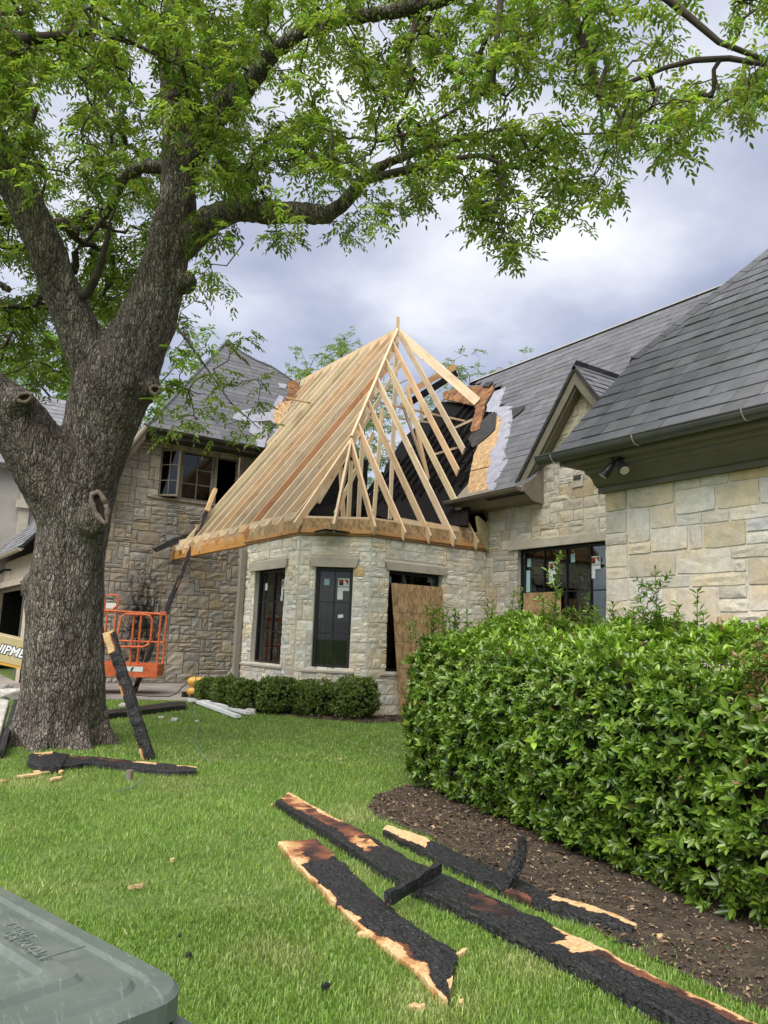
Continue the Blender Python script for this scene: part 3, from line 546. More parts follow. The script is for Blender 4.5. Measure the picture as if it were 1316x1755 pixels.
# --- roofs
def plane_basis(P):
    P = [np.asarray(q, float) for q in P]; n = np.zeros(3)
    for i in range(len(P)): n += np.cross(P[i], P[(i+1) % len(P)])
    n = unit(n); n = n if n[2] > 0 else -n; a = unit(np.cross((0, 0, 1.), n)); b_ = np.cross(n, a); return P[0], a, b_, n
SHU = bpy.data.meshes.new('shingle')
SHU.from_pydata([(-.5, 0, 0), (.5, 0, 0), (.5, 1, -.3), (-.5, 1, -.3), (-.5, 0, 1), (.5, 0, 1), (.5, 1, .1), (-.5, 1, .1)], [], [(4, 5, 6, 7), (0, 1, 5, 4), (1, 2, 6, 5), (3, 0, 4, 7), (2, 3, 7, 6)]); SHU.update(); SHU.materials.append(MT['shingle'])
SHC = (.150, .153, .170); NSH = [0]
def shingle(P, e_, wr, parent, indiv=False, rag=0., tint=1., lift=.004, th=.016, deck=True, skip=None, var=1.):
    O, a, b_, n = plane_basis(P); Q = np.array([((np.asarray(q)-O)@a, (np.asarray(q)-O)@b_) for q in P])
    dk = MB().prism([np.asarray(q)-n*.002 for q in P], -n*.06).build('roof', 'felt', parent) if deck else parent
    Vs = []; Cs = []; t_ = Q[:, 1].min(); row = 0
    while t_ < Q[:, 1].max():
        tm = t_+e_*.45; xs = []
        for i in range(len(Q)):
            (x0, y0), (x1, y1) = Q[i], Q[(i+1) % len(Q)]
            if (y0 > tm) != (y1 > tm): xs.append(x0+(tm-y0)*(x1-x0)/(y1-y0))
        xs.sort()
        for x0, x1 in zip(xs[::2], xs[1::2]):
            x0 -= rnd.uniform(0, rag); x1 += rnd.uniform(0, rag); x = x0-rnd.uniform(0, wr[1])*.5
            while x < x1:
                w = rnd.uniform(*wr); s0, s1 = max(x, x0), min(x+w, x1); x += w
                if s1-s0 < .02: continue
                k = tint*(1+var*(rnd.choice((-.18, -.1, -.04, 0., .05, .1, .2))+rnd.uniform(-.04, .04))); c = (SHC[0]*k, SHC[1]*k, SHC[2]*k*rnd.uniform(.95, 1.03))
                if skip is not None and skip(O+a*(s0+s1)/2+b_*tm): continue
                thk = th*rnd.choice((.7, 1., 1.35)); p = O+a*(s0+s1)/2+b_*t_+n*lift; mt = frame(p, a*(s1-s0-.004), b_*e_*1.15, n*thk)
                if indiv and NSH[0] < 290:
                    x_, y_, d_ = px(p)
                    if -30 < x_ < 1350 and -30 < y_: o = put(bpy.data.objects.new('shingle', SHU), dk, None, mt); o.color = (*c, 1); NSH[0] += 1; continue
                Vs.append(np.c_[np.array([q.co[:] for q in SHU.vertices]), np.ones(8)]@np.array(mt).T[:, :3]); Cs.append(np.tile(c, (8, 1)))
        t_ += e_; row += 1
    if Vs:
        m_ = len(Vs); Fx = np.array([(4, 5, 6, 7), (0, 1, 5, 4), (1, 2, 6, 5), (3, 0, 4, 7), (2, 3, 7, 6)])
        kind(mesh_np('shingles', np.concatenate(Vs), [(Fx[None]+8*np.arange(m_)[:, None, None]).reshape(-1, 4)], 'shingle_merged', dk, col=np.concatenate(Cs)), 'stuff')
    return dk
def half_pipe(p0, p1, r, mat, name='gutter', parent=None, down=(0, 0, -1), th=.012):
    p0, p1 = np.asarray(p0, float), np.asarray(p1, float); t_ = unit(p1-p0); dn = np.asarray(down, float); dn = unit(dn-t_*(dn@t_)); sd = np.cross(t_, dn)
    prof = [(cos(k*pi/10)*r, sin(k*pi/10)*r) for k in range(11)]+[(cos(k*pi/10)*(r-th), sin(k*pi/10)*(r-th)) for k in range(10, -1, -1)]
    mb = MB().prism([p0+sd*x+dn*y for x, y in prof], p1-p0)
    mb.prism([p0+sd*cos(k*pi/10)*r+dn*sin(k*pi/10)*r for k in range(11)], t_*.01)
    mb.prism([p0+sd*cos(k*pi/10)*r+dn*sin(k*pi/10)*r-dn*0 for k in range(11)], -t_*.004)
    mb.tube([p0+sd*r, p1+sd*r], .011, 6); mb.tube([p0-sd*r, p1-sd*r], .011, 6)
    return mb.build(name, mat, parent or house)
# right front wing
zr1 = lambda u: 3.83+1.02*(u-6.86)
R1P = [(u, v, zr1(u)) for u, v in ((6.84, .4), (6.84, 6.5), (8.47, 6.52), (12.0, 4.33), (12.0, .4))]
rf1 = shingle(R1P, .262, (.14, .42), house, indiv=True, th=.016, var=.95)
hip0, hip1 = np.array(R1P[2]), np.array(R1P[3]); hd = unit(hip1-hip0); hl = np.linalg.norm(hip1-hip0); k = 0.
sdv = unit(np.cross(hd, (0, 0, 1.))); upv = np.cross(sdv, hd)
while k < hl:
    p = hip0+hd*k; nf = unit((-1.02, 0, 1)); sf = unit(np.cross(nf, hd)); sf = sf if sf[1] < 0 else -sf; sb = unit((0.2, .75, -.6)); h0, h1 = .045, .02
    mb = MB().prism([p+sf*.14+nf*.02, p+upv*.045, p+sb*.16+upv*.01, p+sb*.16, p+upv*.02, p+sf*.14], hd*.25); mb2 = mb
    o = mb.build('hip_shingle', 'shingle', rf1); kk = rnd.uniform(.8, 1.1); o.color = (SHC[0]*kk, SHC[1]*kk, SHC[2]*kk, 1); k += .262
mb = MB().prism([hip0, hip1, (12, 7.6, 5.6), (8.5, 6.9, 5.0)], (0, 0, -.05)); mb.build('roof', 'felt', house)
mb = MB().prism([(7.52, 0, 3.40), (7.41, 0, 3.40), (7.41, 0, 3.46), (7.37, 0, 3.47), (7.33, 0, 3.50), (7.29, 0, 3.56), (7.23, 0, 3.595), (7.17, 0, 3.605), (7.17, 0, 3.635), (7.12, 0, 3.66), (7.10, 0, 3.69), (7.52, 0, 3.69)], (0, 6.26, 0)); cor = mb.build('cornice', 'trim', house)
mb = MB().prism([(7.6, .3, 3.692), (6.97, .3, 3.692), (6.97, .3, 3.88), (7.6, .3, 4.45)], (0, 6.12, 0)); mb.build('fascia', 'trim', house)
mb = MB().prism([(7.6, 6.42, 4.40), (6.97, 6.42, 3.70), (6.93, 6.42, 3.84), (8.5, 6.42, 5.42), (8.5, 6.42, 5.2)], (0, .06, 0)); mb.build('rake_board', 'trim', house)
g1 = half_pipe((6.87, 6.72, 3.835), (6.87, .3, 3.80), .098, 'gutter')
for v_ in (6.45, 5.25, 3.98, 2.7):
    pts = [(6.87+.107*cos(w), v_, 3.83+.107*sin(w)) for w in np.linspace(pi*1.02, pi*1.62, 7)]; MB().tube(pts, .007, 5, sq=1).build('gutter_strap', 'steel', g1)
# floodlights under that eave
fl = MB().box((7.02, 5.62, 3.665), (7.10, 5.74, 3.69)).build('floodlight', 'lamp_black', house)
for s_ in (-1, 1):
    MB().tube([(7.06, 5.68, 3.67), (7.05, 5.68-.05*s_, 3.62)], .014, 6).build('lamp_arm', 'lamp_black', fl)
    d_ = unit((-.35, -.45*s_-.1, -.62)); p = np.array([7.05, 5.68-.05*s_, 3.63])
    MB().tube([p-d_*.02, p+d_*.03, p+d_*.12, p+d_*.19], [.022, .04, .05, .066], 14).build('lamp_head', 'lamp_black', fl, smooth=False)
    MB().tube([p+d_*.191, p+d_*.194], [.055, .05], 12).build('lamp_glass', 'steel', fl)

# right back wing: roof plane, torn open on its left
PN = np.array([-1.3, 0, 1.]); PD = 4.5-1.3*10.3
def r2(x, y, up=0): return hitp(x, y, PN, PD+up*hypot(1.3, 1))
zr2 = lambda u: 4.5+1.3*(u-10.3)
torn = [(843, 840), (851, 829), (840, 825), (854, 815), (860, 803), (868, 786), (862, 774), (869, 752), (872, 737), (877, 713), (877, 697), (856, 695), (857, 676), (866, 664), (835, 660), (806, 654)]
R2P = [r2(*q) for q in torn]; R2P[0] = np.array([10.22, R2P[0][1], zr2(10.22)])
R2P += [np.array([13.62, R2P[-1][1], zr2(13.62)]), np.array([13.62, 2.5, zr2(13.62)]), np.array([11.2, 2.5, zr2(11.2)]), np.array([10.62, 7.4, zr2(10.62)]), np.array([11.86, 9.12, zr2(11.86)]), np.array([10.62, 10.40, zr2(10.62)]), np.array([10.22, 10.36, zr2(10.22)])]
rf2 = shingle(R2P, .205, (.25, .8), house, rag=.06, th=.009, var=.8, tint=.82)
MB().prism([(13.54, 2.5, 8.79), (13.63, 2.5, 8.87), (13.72, 2.5, 8.79)], (0, R2P[-7][1]-2.6, 0)).build('ridge_cap', 'steel', rf2)  # bright metal puts the light caught along the ridge into the cap
mb = MB().prism([(13.62, 2.5, 8.80), (13.62, 15.3, 8.80), (16.5, 15.3, 5.0), (16.5, 2.5, 5.0)], (0, 0, -.06)); mb.build('roof', 'felt', house)
def torn_sheet(name, pts, up, mat, th=.006, amp=.02):
    P = [r2(x, y, up) for x, y in pts]; Q = []
    for i, a in enumerate(P):
        b_ = P[(i+1) % len(P)]; k = max(1, int(np.linalg.norm(b_-a)/.09))
        for j in range(k):
            q = a+(b_-a)*j/k; q = q+np.array([mnoise.noise(q*7)*amp, mnoise.noise(q*7+9)*amp, 0]); q[2] = zr2(q[0])+up*hypot(1.3, 1); Q.append(q)
    nr = unit(PN); return MB().prism(Q, -nr*th).build(name, mat, rf2)
torn_sheet('sheathing', [(852, 706), (876, 697), (872, 740), (866, 790), (846, 842), (838, 848), (800, 853), (804, 820), (812, 780), (822, 758), (848, 734)], .0, 'osb', .02)
torn_sheet('underlayment', [(852, 707), (877, 696), (879, 714), (874, 738), (871, 754), (864, 775), (871, 788), (862, 804), (856, 816), (845, 826), (853, 830), (845, 840), (838, 841), (833, 829), (836, 804), (842, 793), (839, 777), (850, 762), (854, 746), (860, 719), (853, 711)], .012, 'underlay', .003, .03)
torn_sheet('underlayment', [(833, 705), (834, 694), (847, 671), (868, 662), (862, 677), (858, 690), (855, 697), (878, 696), (853, 707)], .014, 'underlay', .003, .03)
torn_sheet('felt_flap', [(809, 741), (838, 709), (851, 707), (848, 735), (830, 752), (810, 767), (802, 752)], .03, 'felt', .008)
torn_sheet('scorched_sheathing', [(758, 672), (800, 662), (845, 660), (847, 668), (833, 685), (816, 697), (790, 690), (760, 684)], .01, 'osb_burnt', .03)
torn_sheet('scorched_edge', [(816, 697), (832, 685), (826, 715), (821, 735), (809, 741), (806, 735)], .05, 'osb_burnt', .04)
torn_sheet('felt_flap', [(826, 662), (832, 655), (846, 652), (838, 662)], .06, 'felt', .006); torn_sheet('felt_flap', [(876, 700), (900, 696), (890, 707), (878, 716)], .045, 'felt', .006)
# the burnt-out roof left of it: black rafters on black boards
cp = [(812, 697), (790, 690), (757, 688), (729, 716), (690, 752), (660, 800), (640, 880), (700, 905), (800, 900), (806, 820)]
MB().prism([r2(x, y, -.12) for x, y in cp], -unit(PN)*.05).build('charred_deck', 'dark', house)
for k in range(13):
    v_ = 12.95+k*.37; u0, u1 = 10.75, 13.3-max(0, v_-15.2)*.75
    if u1 < u0+.4: continue
    o = beam('charred_rafter', (u0, v_, zr2(u0)-.16), (u1, v_, zr2(u1)-.16), .035, .12, 'dark', house)
for k in range(5): beam('batten', (10.95+k*.42, 12.9, zr2(10.95+k*.42)-.2), (10.95+k*.42, 16.6, zr2(10.95+k*.42)-.2), .06, .02, 'dark', house)
MB().box((10.9, 12.1, 3.48), (10.98, 20.1, 5.3)).build('charred_wall', 'dark', house)
for k in range(14): beam('charred_stud', (10.84, 12.3+k*.4, 3.48), (10.84, 12.3+k*.4, 4.9), .05, .09, 'dark', house, up=(1, 0, 0))
MB().prism([(9.3, 20.3, 3.48), (13, 20.3, 3.48), (13, 20.3, 7.2), (9.9, 20.3, 7.2)], (0, .1, 0)).build('charred_wall', 'dark', house)
MB().box((6.95, 12.2, 3.475), (10.9, 15.3, 3.49)).build('charred_shade_deck', 'dark', house)  # black attic deck, added so the rooms below stay dark
# back wing eave
W0 = Wall((10.7, 12.62), (0, -1))
mb = MB().prism([(10.72, 12.6, 4.24), (10.42, 12.6, 4.26), (10.26, 12.6, 4.38), (10.22, 12.6, 4.44), (10.72, 12.6, 4.98)], (0, -2.24, 0)); mb.build('cornice', 'trim_brown', house)
mb = MB().prism([(10.74, 10.38, 4.20), (10.40, 10.38, 4.24), (10.15, 10.38, 4.40), (10.15, 10.38, 4.52), (10.74, 10.38, 4.92)], (0, -.03, 0)); mb.build('eave_return', 'trim_brown', house)
half_pipe((10.17, 10.5, 4.50), (10.17, 12.72, 4.47), .085, 'gutter_brown', down=(0, 0, -1))
# little gable over that eave
UB = 10.44; AP = hit(985, 629, 0, UB); FL = hit(879, 840, 0, UB); FR = np.array([UB, 2*AP[1]-FL[1], FL[2]])
dl = unit(FL-AP); pl = np.array([0, -dl[2], dl[1]]); pl = pl if pl[2] < 0 else -pl
dr = unit(FR-AP); pr = np.array([0, -dr[2], dr[1]]); pr = pr if pr[2] < 0 else -pr
for F_, pp in ((FL, pl), (FR, pr)):
    ctr = AP+np.array([0, 0, -.30/abs(pp[2])*1.])
    MB().prism([AP, F_, F_+pp*.20, AP+np.array([0, 0, -.20/abs(pp[2])])], (.05, 0, 0)).build('barge_board', 'trim', house)
    MB().prism([AP+(.052, 0, -.12/abs(pp[2])), F_+pp*.12+(.052, 0, 0), F_+pp*.24+(.052, 0, 0), AP+(.052, 0, -.24/abs(pp[2]))], (.17, 0, 0)).build('barge_soffit', 'trim', house)
UR = 10.3+(AP[2]+.03-4.5)/1.3
shingle([AP+(-.03, 0, .03), FR+(-.03, 0, .03), FR+(.0, 0, .03), np.array([UR, AP[1], AP[2]+.03])], .17, (.13, .35), house)
shingle([AP+(-.03, 0, .03), FL+(-.03, 0, .03), FL+(0, 0, .03), np.array([UR, AP[1], AP[2]+.03])], .17, (.13, .35), house)
MB().box((10.66, 9.36, 4.42), (10.69, 9.62, 4.60)).build('vent_block', 'limestone', house); MB().box((10.645, 9.40, 4.56), (10.658, 9.57, 4.64)).build('vent', 'trim_dark', house)
# dark flashing and torn foam where the bay meets the wing
P3 = [hit(*q, 1, 11.97) for q in ((826, 873), (842, 880), (850, 905), (873, 932), (866, 938), (842, 910))]
MB().prism([(q[0], q[1]-.0, q[2]) for q in P3], (0, -.04, 0)).build('flashing', 'gutter', house)
P3 = [hit(*q, 1, 11.98) for q in ((814, 885), (832, 900), (845, 925), (848, 935), (836, 948), (826, 940), (818, 915))]
fm = MB().prism(P3, (0, -.10, 0)).build('foam', 'foam', house)

# left wing roof
PN2 = np.array([0, -1.35, 1.]); PD2 = 6.75-1.35*19.45
rl = lambda x, y: hitp(x, y, PN2, PD2)
KP = rl(391, 583); CC = np.array([5.62, 19.45, 6.75])
LP = [CC, KP]+[rl(*q) for q in ((402, 595), (415, 605), (440, 619), (465, 629), (500, 652), (500, 690), (470, 720), (462, 765))]+[np.array([rl(455, 770)[0], 19.45, 6.75])]
rfl = shingle(LP, .19, (.25, .8), house, rag=.05, tint=.82, th=.009, var=.7)
bq = (KP[2]-6.75-1.594*(KP[0]-5.62))/(KP[1]-19.45); zl_ = lambda u, v: 6.75+1.594*(u-5.62)+bq*(v-19.45)
shingle([CC, KP, np.array([KP[0]-.2, 25.5, zl_(KP[0]-.2, 25.5)]), np.array([4.4, 25.5, zl_(4.4, 25.5)]), np.array([3.6, 19.45, zl_(3.6, 19.45)])], .19, (.25, .8), house, tint=.85, th=.009, var=.7)
for i_, (pa, pb) in enumerate(zip(LP[1:6], LP[2:7])):
    MB().tube([pa, pb], .05, 6).build('hip_cap', 'shingle', rfl).color = (.10, .103, .115, 1)
MB().tube([CC, KP], .05, 6).build('hip_cap', 'shingle', rfl).color = (.11, .113, .125, 1)
def l_sheet(name, pts, up, mat, th=.006):
    nr = unit(PN2); return MB().prism([rl(*q)+nr*up for q in pts], -nr*th).build(name, mat, rfl)
l_sheet('underlayment', [(398, 718), (404, 706), (430, 702), (432, 712), (470, 702), (474, 724), (462, 732), (452, 768), (440, 766), (437, 748), (426, 742), (429, 728), (410, 722)], .03, 'underlay')
l_sheet('underlayment', [(470, 690), (478, 678), (486, 682), (480, 696), (468, 698)], .03, 'underlay'); l_sheet('underlayment', [(476, 657), (492, 660), (488, 667), (478, 665)], .03, 'underlay')
l_sheet('sheathing', [(470, 700), (480, 690), (500, 688), (488, 712), (474, 732), (468, 722)], .035, 'osb', .02); l_sheet('scorched_sheathing', [(490, 656), (508, 652), (516, 668), (500, 690), (486, 690), (494, 672)], .03, 'osb_burnt', .02)
l_sheet('felt_flap', [(446, 724), (462, 722), (474, 732), (468, 735), (455, 730)], .05, 'felt')
MB().box((5.62, 19.42, 6.52), (9.3, 20.05, 6.68)).build('soffit', 'trim_dark', house)
half_pipe((5.58, 19.36, 6.70), (9.2, 19.36, 6.70), .08, 'trim_dark')
half_pipe((5.58, 19.36, 6.68), (3.6, 19.36, 6.68-1.98*1.594), .08, 'trim_brown', name='rake_gutter', down=(0, -1, -.2))
MB().prism([(5.62, 19.45, 6.62), (3.6, 19.45, 3.4), (3.6, 19.45, 3.15), (5.62, 19.45, 6.4)], (0, .55, 0)).build('soffit', 'trim_brown', house)

# garage side at the far left
mb = MB(); mb.box((3.4, 20.05, 2.62), (3.6, 27.5, 3.30)); mb.box((3.4, 20.05, 0), (3.6, 20.75, 2.62)); mb.box((3.4, 25.6, 0), (3.6, 27.5, 2.62)); gw = mb.build('garage_wall', 'garage_stone', house)
MB().box((3.33, 20.4, 2.56), (3.398, 26, 2.72)).build('lintel', 'limestone', gw)
mb = MB(); mb.box((5.6, 20.3, .1), (5.7, 30, 3.2)); mb.box((3.62, 29.8, .1), (5.6, 29.9, 3.2)); mb.box((3.62, 20.3, 3.1), (5.6, 29.8, 3.2)); mb.box((-6, 30, 0), (5.7, 30.1, 4.4)); mb.build('garage_interior', 'dark', gw)  # garage walls coloured black in place of the shade inside
MB().box((3.45, 20.76, 2.45), (3.52, 25.58, 2.60)).build('door_header', 'brown_frame', gw); MB().box((3.5, 21.6, .2), (3.53, 21.64, 2.45)).build('door_track', 'steel', gw)
half_pipe((3.0, 19.6, 3.32), (3.0, 27, 3.32), .07, 'limestone')
shingle([(2.98, 19.4, 3.36), (2.98, 24.5, 3.36), (5.2, 24.5, 6.0), (5.2, 19.4, 6.0)], .19, (.13, .45), house, tint=1.25, deck=True, skip=lambda p: p[0] > 3.45 and p[1] < 20.4)
MB().box((-1, 24.5, 2.6), (7, 24.7, 6.1)).build('stucco_wall', 'stucco', house)
shingle([(-1.5, 24.2, 6.15), (7, 24.2, 6.15), (7, 26.5, 9.0), (-1.5, 26.5, 9.0)], .2, (.15, .45), house, tint=1.25)
half_pipe((-1.5, 24.15, 6.12), (7, 24.15, 6.12), .07, 'gutter_brown')
q0 = hit(38, 900, 1, 24.42); MB().box((q0[0]-.14, 24.40, q0[2]-.55), (q0[0]+.14, 24.49, q0[2]+1.8)).build('window_surround', 'limestone', house); MB().box((q0[0]-.25, 24.30, q0[2]+.5), (q0[0]+.22, 24.395, q0[2]+.72)).build('bracket', 'limestone', house)
q0 = hit(40, 1008, 0, 3.25); lt = MB().tube([(3.27, q0[1], q0[2]+.22), (3.27, q0[1], q0[2]+.14), (3.27, q0[1], q0[2]+.12), (3.27, q0[1], q0[2]-.18), (3.27, q0[1], q0[2]-.2)], [.02, .13, .10, .075, .02], 6).build('lantern', 'lamp_black', house)
q0 = hit(10, 976, 0, 3.25); MB().tube([(3.38, q0[1], q0[2]), (3.2, q0[1], q0[2]-.02), (3.1, q0[1]-.05, q0[2]-.1)], [.03, .03, .06], 8).build('floodlight', 'lamp_black', house)

# downspout at the back of the bay
MB().box((6.62, 15.16, .12), (6.74, 15.27, 3.3)).build('downspout', 'downspout', house, bev=.01)

# --- the new roof frame
zL = lambda u: 3.55+1.33*(u-6.5)
zF = lambda v: 3.50+1.37*(v-11.75)
VA = 16.5; ZA = zF(VA); UA = 6.5+(ZA-3.55)/1.33; APX = np.array([UA, VA, ZA])
uH = lambda v: 6.5+(zF(v)-3.55)/1.33
PH = np.array([uH(13.35), 13.35, zF(13.35)])
fr_ = MB().box((UA-.02, VA-.05, ZA-.24), (UA+.02, 22.1, ZA+.0)).build('ridge_board', 'lumber', house); fr_.color = (1, .96, .9, 1)
RED = (.82, .55, .42, 1)
k = 0; v_ = 13.0
while v_ < 21.7:
    if v_ < 13.35: f = (v_-12.72)/(13.35-12.72); ut = 6.5+f*(PH[0]-6.5)
    elif v_ < VA: ut = uH(v_)
    else: ut = UA
    if v_ < 19.3: ub = 6.54
    else: zl2 = 6.75+1.35*(v_-19.45); ub = 6.5+(zl2-3.55)/1.33
    jv, jz, ub = rnd.uniform(-.02, .02), rnd.uniform(-.012, .012), ub+rnd.uniform(-.03, .03)
    if ut-ub > .2: beam('rafter', (ub, v_+jv, zL(ub)+jz), (ut, v_, zL(ut)), .042, .19, 'lumber', fr_, color=RED if k == 4 else None, cut=.10, drop=.11)
    if k in (9, 11, 13): beam('rafter', (ub+.03, v_+.05, zL(ub+.03)), (ut, v_+.05, zL(ut)), .042, .21, 'lumber', fr_, cut=.10, drop=.11)
    k += 1; v_ += .545
beam('hip_rafter', PH, APX+(0, 0, -.02), .05, .24, 'lumber', fr_, drop=.10)
beam('king_post', (UA, VA+.02, 3.5), (UA, VA+.02, ZA+.32), .05, .09, 'lumber', fr_, up=(1, 0, 0)); beam('post', (UA+.05, VA+.12, 3.5), (UA+.05, VA+.12, ZA-.8), .05, .09, 'lumber', fr_, up=(1, 0, 0))
for u_ in (8.47, 9.07, 9.70, 10.31, 10.90, 11.42):
    vt = min(VA-.02, 11.75+((3.55+1.33*(u_-6.5))-3.50)/1.37); vb = 11.74 if u_ < 10.5 else 11.75+(1.05+1.3*(u_-10.3))/1.37
    beam('rafter', (u_+rnd.uniform(-.02, .02), vb+rnd.uniform(-.03, .02), zF(vb)), (u_, vt, zF(vt)), .042, .15, 'lumber', fr_, cut=.09, drop=.08)
beam('valley_rafter', APX+(.03, -.02, -.05), r2(822, 685, .06), .05, .24, 'lumber', fr_, drop=.08)
lc_, cr_ = np.array([6.52, 12.72, 3.56]), np.array([7.74, 11.70, 3.52])
for q in (lc_, .5*(lc_+cr_)+(-.06, -.06, 0), cr_): beam('hip_rafter', q, PH+(0, 0, -.03), .045, .15, 'lumber', fr_, cut=.08, drop=.08)
# plates, rim boards and beams
def run(name, pts, z0, z1, off, th, mat='lumber', color=None):
    for a, b_ in zip(pts[:-1], pts[1:]):
        w = Wall(a, (b_[0]-a[0], b_[1]-a[1])); L = hypot(b_[0]-a[0], b_[1]-a[1])
        o = beam(name, w.pt(-.0, (z0+z1)/2, off-th/2), w.pt(L, (z0+z1)/2, off-th/2), th, z1-z0, mat, fr_, color=color)
line = [(6.78, 15.3), (6.80, 12.85), (7.84, 12.0), (10.72, 12.0)]
run('wall_plate', line, 3.415, 3.46, .05, .2, color=(.62, .40, .26, 1)); run('rim_beam', line, 3.462, 3.53, .075, .1, color=(.80, .56, .34, 1)); run('rim_board', line, 3.532, 3.74, .05, .05, 'osb')
run('top_plate', line, 3.742, 3.79, -.02, .12)
run('porch_beam', [(6.78, 20.3), (6.78, 15.2)], 3.40, 3.60, .06, .12, color=(.78, .50, .22, 1)); run('rim_board', [(6.78, 20.4), (6.78, 15.3)], 3.602, 3.76, .03, .05, color=(.86, .62, .42, 1))
for v_ in np.arange(13.27, 19.3, .545): beam('blocking', (6.76, v_-.24, 3.80), (6.76, v_+.24, 3.80), .04, .16, 'lumber', fr_)
for u_ in (8.77, 9.38, 10.0): beam('blocking', (u_-.27, 12.06, 3.82), (u_+.27, 12.06, 3.80), .04, .10, 'lumber', fr_)
# struts, braces and ties inside the frame: (x, y) from, to; y plane of each piece
for n_, a, b_, v_, w_, h_ in (('strut', (621, 752), (614, 890), 14.0, .09, .04), ('strut', (655, 700), (640, 892), 14.6, .09, .04), ('brace', (688, 620), (545, 862), 15.6, .09, .04), ('strut', (675, 705), (668, 890), 14.8, .09, .04),
        ('strut', (602, 790), (597, 888), 13.6, .09, .04), ('brace', (640, 742), (575, 880), 14.2, .09, .04), ('strut', (697, 660), (750, 893), 14.6, .09, .04), ('strut', (688, 690), (728, 800), 15.0, .07, .04),
        ('tie', (650, 690), (812, 725), 14.9, .05, .03), ('tie', (648, 712), (735, 724), 15.3, .05, .03), ('tie', (775, 735), (812, 718), 14.4, .05, .03), ('tie', (740, 780), (790, 765), 14.0, .05, .03), ('strut', (722, 690), (722, 720), 16.0, .08, .04), ('strut', (584, 800), (588, 886), 13.4, .09, .04)):
    beam(n_, hit(*a, 1, v_), hit(*b_, 1, v_), h_, w_, 'lumber', fr_)
beam('plank', hit(662, 668, 1, 17.4), hit(704, 648, 1, 17.4), .2, .03, 'lumber', fr_, color=(.6, .5, .4, 1)); beam('plank', hit(492, 682, 1, 19.1), hit(530, 690, 1, 18.4), .14, .03, 'lumber', fr_, color=(.75, .6, .45, 1))
beam('old_rafter', hit(700, 672, 1, 17.8), hit(780, 628, 1, 17.8), .05, .18, 'lumber', fr_, color=(.8, .58, .38, 1)); beam('charred_rafter', hit(702, 690, 1, 17.6), hit(782, 640, 1, 17.6), .06, .2, 'dark', house)
MB().prism([hit(*q, 1, 19.6) for q in ((264, 940), (300, 922), (345, 908), (345, 916), (302, 932), (270, 946))], (0, .12, 0)).build('burnt_eave', 'felt', house)
beam('eave_block', hit(302, 940, 1, 19.3), hit(335, 932, 1, 18.6), .05, .14, 'lumber', fr_)

